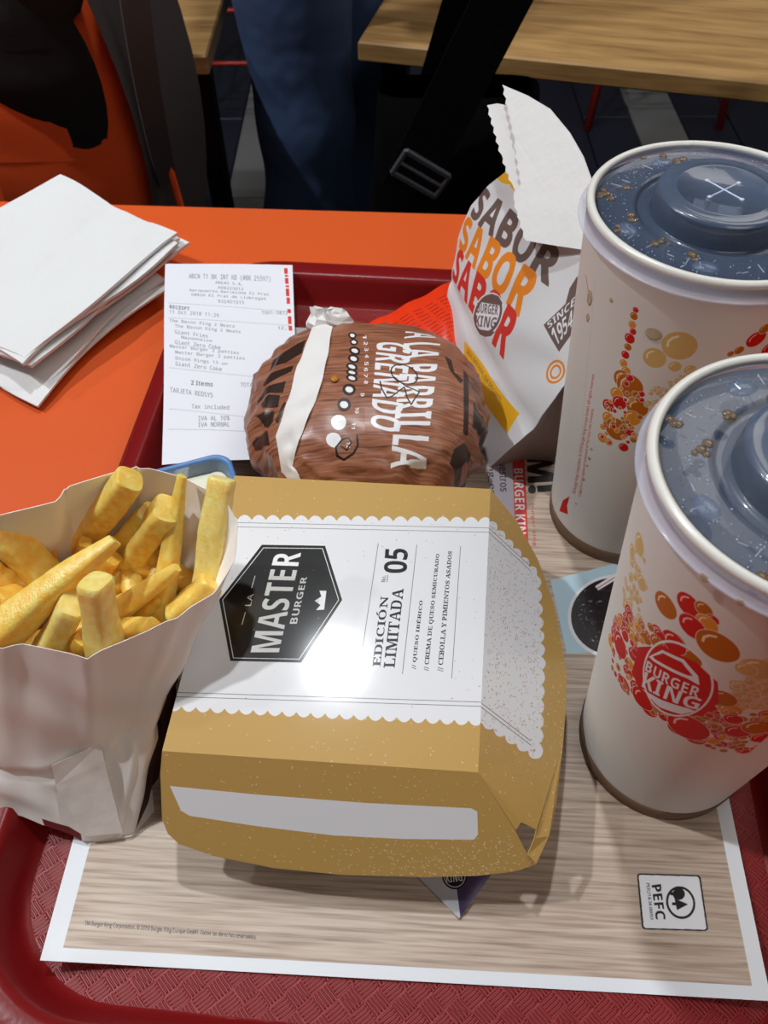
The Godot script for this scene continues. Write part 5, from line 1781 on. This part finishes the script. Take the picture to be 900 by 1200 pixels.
func print_mat(c: Canvas) -> void:
	c.ply([1131.5, 1643.5, 1132.8, 1640.3, 1137.2, 1638.4, 1250.1, 1636.1, 1254, 1637.5, 1255.8, 1641.4, 1252.6, 1732.3, 1250.4, 1735.4, 1246.1, 1737.1, 1132.6, 1739.7, 1128.9, 1737.6, 1127.7, 1734.7], INK)
	c.ply([1134.3, 1644.2, 1135, 1642.2, 1137.7, 1640.8, 1248.9, 1638.6, 1251.1, 1640.1, 1252.6, 1643.2, 1250, 1730.9, 1248.3, 1733.6, 1245.7, 1734.9, 1134.5, 1737.4, 1131.9, 1736, 1131, 1733.8], PAPER_WHITE)
	c.txt("PEFC", BOLD, [1175.3, 1656.5, 1175, 1720.4, 1156.3, 1721.3, 1157.4, 1659.7], INK)
	c.txt("PEFC/14-38-00093", SANS, [1153.8, 1655.9, 1151.4, 1721.6, 1146.5, 1721.8, 1147.1, 1656.3], INK)
	c.ell([1208.7, 1688.3, 27.4, -10.1, 6.1, 27.8], INK, 0.14)
	c.ell([1207.8, 1672.9, 11.6, -0.6, -1.9, 10.9], INK, 0)
	c.ply([1221.9, 1691, 1199.6, 1702.3, 1198.1, 1681.9], INK)
	c.ply([1191.3, 1669.8, 1199.4, 1670.7, 1198.4, 1676.7, 1190.9, 1675.6], INK)
	c.ply([1192, 1689.2, 1200.5, 1688.8, 1199.9, 1694.2, 1191.7, 1694], INK)
	c.txt("TM Burger King Corporation. © 2019 Burger King Europe GmbH. Todos los derechos reservados.", SANS, [65.8, 1776.4, 397.6, 1784.7, 397.4, 1795, 67, 1786.9], INK)
	c.ply([1013.4, 948.1, 1269.7, 857.2, 1259.5, 1129.4, 1035.9, 1153.8], PALE_BLUE)
	c.ell([1160.5, 1042.9, 113.4, -5.4, -14.5, 119], PAPER_WHITE, 0)
	c.ell([1160.5, 1042.9, 105.1, -5, -13.4, 110], COLA_INK, 0)
	shards(c, 1160.5, 1042.9, 101)
	c.ply([1122.1, 960.8, 1210.7, 894.6, 1219.7, 907.3, 1129.2, 973.1], PAPER_WHITE)
	c.lin([1125.5, 968.2, 1214, 902.3], 2, RED_INK)
	c.ply([868, 520.5, 937.7, 517.2, 927.9, 1002.7, 869.2, 1005.5], LILAC)
	c.ply([937.7, 517.2, 971.4, 515.6, 961.5, 1001.1, 930, 1002.6], RED_INK)
	c.txt("BURGER KING", BOLD, [964.5, 577.1, 960.5, 834, 934.1, 835.2, 939.6, 578.3], PAPER_WHITE)
	c.txt("nuestros", SANS, [920.2, 534.3, 919.5, 662.9, 898.7, 663.9, 898.7, 535.3], INK)
	c.txt("king_es", SANS, [886.7, 535.9, 886.7, 676.5, 865.9, 677.5, 865.1, 536.9], INK)
	c.txt("burger king", SANS, [988.6, 701.5, 986.2, 843.7, 975.3, 844.2, 977.1, 702.1], RED_INK)
	c.txt("M!", FAT, [1056.7, 527.9, 1046.9, 653.9, 977, 666.2, 980.1, 531.5], INK)
func print_receipt(c: Canvas) -> void:
	c.txt("ABCN T1 BK INT KB (#BK 25597)", MONO, [113.3, 57.9, 494.6, 64.3, 493.9, 95.9, 113.5, 88.8], RECEIPT_INK)
	c.txt("AREAS S.A.", MONO, [236.6, 97.1, 364.4, 103.2, 364.2, 117.2, 236.6, 111.1], RECEIPT_INK)
	c.txt("A08225013", MONO, [249.3, 123.4, 367.3, 128.1, 367.1, 142.2, 249.3, 137.3], RECEIPT_INK)
	c.txt("Aeropuerto Barcelona El Prat", MONO, [115.5, 140.4, 484.8, 150.3, 484.4, 167.7, 115.7, 157.4], RECEIPT_INK)
	c.txt("08820 El Prat de Llobregat", MONO, [125.3, 163.4, 471.6, 172.5, 471.2, 189.8, 125.4, 180.4], RECEIPT_INK)
	c.txt("932401515", MONO, [249.2, 192.5, 369.7, 194.6, 369.5, 210.3, 249.1, 208], RECEIPT_INK)
	c.txt("RECEIPT", BOLD, [24.5, 224.3, 116.3, 232.9, 116.4, 249.9, 24.8, 241.1], RECEIPT_INK)
	c.txt("11 Oct 2018 11:26", MONO, [24.9, 248.8, 252.2, 260.1, 252.1, 277.2, 25.1, 265.7], RECEIPT_INK)
	c.txt("T001-9872", MONO, [449.7, 239.5, 569.8, 235.7, 569.4, 251.5, 449.4, 255.3], RECEIPT_INK)
	c.txt("The Bacon King 2 Meats", MONO, [24, 291, 322.7, 310.5, 322.6, 329.2, 24.3, 309.4], RECEIPT_INK)
	c.txt("12,3", MONO, [523.7, 311, 582, 307.7, 581.5, 325.1, 523.3, 328.3], RECEIPT_INK)
	c.txt("The Bacon King 2 Meats", MONO, [49.5, 315.5, 350.7, 335.4, 350.5, 354.2, 49.7, 333.9], RECEIPT_INK)
	c.txt("Giant Fries", MONO, [49.8, 340.9, 198.7, 357.9, 198.7, 375, 50, 357.8], RECEIPT_INK)
	c.txt("Mayonnaise", MONO, [78.3, 367, 217.5, 381.2, 217.5, 398.3, 78.5, 384], RECEIPT_INK)
	c.txt("Giant Zero Coke", MONO, [50.4, 386.2, 256.4, 408.5, 256.4, 427.2, 50.7, 404.6], RECEIPT_INK)
	c.txt("Master Burger 2 patties", MONO, [25.7, 406.1, 340.4, 433.9, 340.2, 452.6, 26, 424.5], RECEIPT_INK)
	c.txt("Master Burger 2 patties", MONO, [51, 432.3, 366.5, 459, 366.3, 477.8, 51.3, 450.7], RECEIPT_INK)
	c.txt("Onion Rings 13 un", MONO, [51.4, 458.4, 287.2, 483.4, 287.1, 502.1, 51.6, 476.8], RECEIPT_INK)
	c.txt("Giant Zero Coke", MONO, [51.7, 479.9, 260.8, 506.5, 260.7, 525.2, 51.9, 498.3], RECEIPT_INK)
	c.txt("2 Items", BOLD, [122, 563, 220.6, 573.6, 220.6, 593.8, 122.2, 583.1], RECEIPT_INK)
	c.txt("TOTAL", MONO, [346.7, 577.7, 414.3, 580.2, 414, 599, 346.5, 596.4], RECEIPT_INK)
	c.txt("TARJETA REDSYS", MONO, [28.5, 591, 220.6, 621.7, 220.5, 641.9, 28.8, 610.9], RECEIPT_INK)
	c.txt("Tax included", MONO, [125.8, 665.7, 293.8, 678.2, 293.7, 696.9, 126, 684.2], RECEIPT_INK)
	c.txt("IVA AL 10%", MONO, [156.6, 718.8, 296.6, 723.4, 296.4, 742.1, 156.7, 737.3], RECEIPT_INK)
	c.txt("IVA NORMAL", MONO, [156.8, 745.1, 296.4, 749.9, 296.3, 768.6, 156.9, 763.6], RECEIPT_INK)
	c.dash([19.6, 214.3, 573, 237.3], 1.5, RECEIPT_INK)
	c.dash([20.7, 286.4, 578.9, 303.7], 1.5, RECEIPT_INK)
	c.dash([24.2, 507.3, 410.1, 551.9], 1.5, RECEIPT_INK)
	c.dash([26.8, 680.7, 372.5, 731.4], 1.5, RECEIPT_INK)
	c.dash([28, 765.1, 371.8, 790.8], 1.5, RECEIPT_INK)
	c.ply([560.4, 17.4, 576.5, 17.1, 577.2, 47.2, 561.2, 47.4], RED_INK)
	c.ply([562, 53.8, 578, 53.5, 579.3, 63, 563.3, 63.2], RED_INK)
	c.ply([562.6, 69.6, 578.7, 69.3, 579.4, 99.4, 563.4, 99.6], RED_INK)
	c.ply([564.2, 107.5, 580.2, 107.3, 581.5, 116.8, 565.6, 117], RED_INK)
	c.ply([564.9, 123.3, 580.9, 123.1, 581.3, 161.2, 565.4, 161.3], RED_INK)
	c.ply([566.8, 167.6, 582.7, 167.5, 583.3, 199.2, 567.5, 199.3], RED_INK)
	c.ply([569.2, 224.6, 585, 224.5, 586, 243.5, 570.2, 243.6], RED_INK)
	c.ply([570.6, 259.4, 586.4, 259.4, 586.9, 297.4, 571.1, 297.4], RED_INK)
	c.ply([572.5, 305.3, 588.2, 305.3, 589.1, 329.1, 573.4, 329.1], RED_INK)
func print_cup(c: Canvas) -> void:
	bubble(c, 773.2, 91.6, 7.800000000000001, CUP_RED)
	bubble(c, 772.6, 108.5, 10.4, AMBER_INK)
	bubble(c, 773.7, 132, 10.4, Color(0.88, 0.55, 0.16))
	bubble(c, 780.7, 148.3, 9.1, CUP_RED)
	bubble(c, 776, 170.6, 14.3, CUP_RED)
	bubble(c, 777.2, 195.5, 10.4, AMBER_INK)
	bubble(c, 775.3, 219.8, 11.700000000000001, CUP_RED)
	bubble(c, 776.5, 245.8, 11.700000000000001, Color(0.88, 0.55, 0.16))
	bubble(c, 789.9, 263.6, 13.0, Color(0.88, 0.55, 0.16))
	bubble(c, 786.2, 293.2, 28.6, AMBER_INK)
	bubble(c, 811.9, 303.4, 39.0, AMBER_INK)
	bubble(c, 779.1, 345.5, 20.8, Color(0.88, 0.55, 0.16))
	bubble(c, 852.4, 311.9, 9.1, CUP_RED)
	bubble(c, 852.4, 359, 31.200000000000003, AMBER_INK)
	bubble(c, 794.1, 367.4, 22.1, CUP_RED)
	bubble(c, 759.7, 394.7, 19.5, CUP_RED)
	bubble(c, 770.4, 435.2, 20.8, Color(0.88, 0.55, 0.16))
	bubble(c, 846.6, 398, 26.0, Color(0.88, 0.55, 0.16))
	bubble(c, 808.7, 456.4, 39.0, AMBER_INK)
	bubble(c, 766, 512, 16.900000000000002, Color(0.88, 0.55, 0.16))
	bubble(c, 851.6, 446.5, 14.3, CUP_RED)
	bubble(c, 872.3, 467.6, 11.700000000000001, AMBER_INK)
	bubble(c, 847.7, 507.5, 15.600000000000001, CUP_RED)
	bubble(c, 794.3, 513.1, 13.0, Color(0.88, 0.55, 0.16))
	bubble(c, 907.8, 143.8, 42, PALE_GOLD)
	bubble(c, 856.7, 195.2, 30, PALE_GOLD)
	bubble(c, 915.6, 203.6, 16, PALE_GOLD)
	bubble(c, 957.6, 205.9, 15, PALE_GOLD)
	spray(c, [882, 248, 971.9, 201.3, 1044.5, 295.7, 927.9, 396.1, 867.1, 353.4], 120, 4, 13, PALE_GOLD, 5)
	spray(c, [776.4, 278.6, 821.2, 257.4, 891.5, 390.7, 886.3, 485.8, 769.8, 526.6, 738.1, 447.5], 40, 5, 12, -1, 15)
	bubble(c, 1096, 115.8, 24, CUP_RED)
	bubble(c, 1062.4, 143.6, 12, AMBER_INK)
	bubble(c, 1105.8, 88.6, 14, AMBER_INK)
	bubble(c, 1043.3, 152.4, 8, AMBER_INK)
	bubble(c, 1156.6, 154.6, 20, CUP_RED)
	c.lin([731.5, 1031.1, 617.2, 91.6], 2, SEAM_GREY)
	c.txt("TM Burger King Corporation. © 2018 Burger King Europe GmbH. All rights reserved.", SANS, [684.7, 802.9, 672.8, 338.3, 687.9, 331.7, 708.9, 789.8], CUP_RED)
	c.txt("COCA-COLA is a registered trademark of The Coca-Cola Company.", SANS, [719.5, 790.6, 696.8, 441.8, 711.7, 435.5, 737.2, 782.7], CUP_RED)
	c.ply([631.1, 875.3, 672.4, 824, 666.9, 873.3, 682.1, 904.3, 616.7, 936.8], CUP_RED)
	c.lin([559.3, 113.8, 599.8, 148.7], 3, CUP_RED)
	spray(c, [1554.6, 144.6, 1597.1, 96.8, 1645.1, 214, 1657.8, 372.1, 1566.9, 357.6, 1548.3, 288.6], 70, 6, 16, PALE_GOLD, 7)
	bubble(c, 1565.5, 132.6, 24, PALE_GOLD)
	bubble(c, 1542.4, 181, 18, PALE_GOLD)
	bubble(c, 1615.3, 193.6, 18, PALE_GOLD)
	spray(c, [1892.1, 241.3, 1908.3, 194, 1927.7, 116, 2057.5, 327.2, 1959, 317.2, 1921.6, 365], 120, 8, 20, PALE_GOLD, 9)
	spray(c, [1548.9, 429.6, 1568.3, 337, 1629.9, 277.9, 1682.7, 257.4, 1746.4, 225.7, 1840.8, 253.1, 1905.7, 324.3, 1999.6, 325.2, 2082.7, 373.2, 2232, 613.4, 2051.6, 519.2, 1957.9, 534.5, 1871.1, 515.7, 1768, 514.8, 1692.3, 533.4, 1615.8, 540.2, 1552.8, 512.1], 330, 6, 27, -1, 11)
	bubble(c, 1696.8, 169.8, 30, AMBER_INK)
	bubble(c, 1742.9, 115.8, 28, CUP_RED)
	bubble(c, 1771.6, 97.3, 18, AMBER_INK)
	bubble(c, 1795, 106.4, 12, CUP_RED)
	bubble(c, 1788.8, 126.8, 22, Color(0.88, 0.55, 0.16))
	bubble(c, 1767.2, 160.6, 30, CUP_RED)
	bubble(c, 1826.3, 168, 42, AMBER_INK)
	bubble(c, 1789.5, 246.8, 28, AMBER_INK)
	bubble(c, 1747.2, 241.1, 30, CUP_RED)
	bubble(c, 1712.3, 257.7, 16, CUP_RED)
	bubble(c, 1712.4, 284.1, 20, AMBER_INK)
	bubble(c, 1605.7, 433, 34, CUP_RED)
	bubble(c, 1736.4, 494.3, 34, CUP_RED)
	bubble(c, 1784.3, 471.9, 22, AMBER_INK)
	bubble(c, 1869.8, 480.2, 50, CUP_RED)
	bubble(c, 1942.6, 378.1, 20, CUP_RED)
	bubble(c, 1972.1, 425.9, 28, CUP_RED)
	bubble(c, 2005.6, 392.2, 34, AMBER_INK)
	bubble(c, 1894.4, 315, 28, AMBER_INK)
	bubble(c, 1913.7, 178.3, 34, PALE_GOLD)
	bubble(c, 1894.9, 192.2, 20, PALE_GOLD)
	bubble(c, 2039.2, 442.1, 24, CUP_RED)
	c.ply([1670, 355.6, 1728.8, 274.7, 1807.6, 246.1, 1865.1, 268.6, 1892.8, 335.3, 1881.2, 409.4, 1809.4, 472.1, 1732.6, 483.4, 1678.7, 448.4], CUP_RED)
	c.ell([1786.7, 351.2, 86.3, 17.6, -12.8, 131.8], PAPER_WHITE, 0.06)
	c.ply([1706.5, 346, 1731, 288.1, 1782.6, 262.9, 1825.4, 282.4, 1838.1, 309.5, 1810.2, 311.4, 1720.4, 344.8], PAPER_WHITE)
	c.ply([1716.3, 333.2, 1735.9, 294.9, 1781.7, 275.6, 1816, 292.6, 1806.6, 301.3, 1723.5, 334], CUP_RED)
	c.ply([1724.8, 460.8, 1780.2, 440.9, 1844.1, 407.9, 1861.7, 403.7, 1840, 443, 1784.3, 471.9], PAPER_WHITE)
	c.txt("BURGER", BOLD, [1707.2, 360.4, 1844.2, 315.8, 1849.6, 353.1, 1710.9, 395.8], PAPER_WHITE)
	c.txt("KING", BOLD, [1713.3, 398.1, 1860.5, 349.8, 1863.1, 396.2, 1720.4, 457.1], PAPER_WHITE)
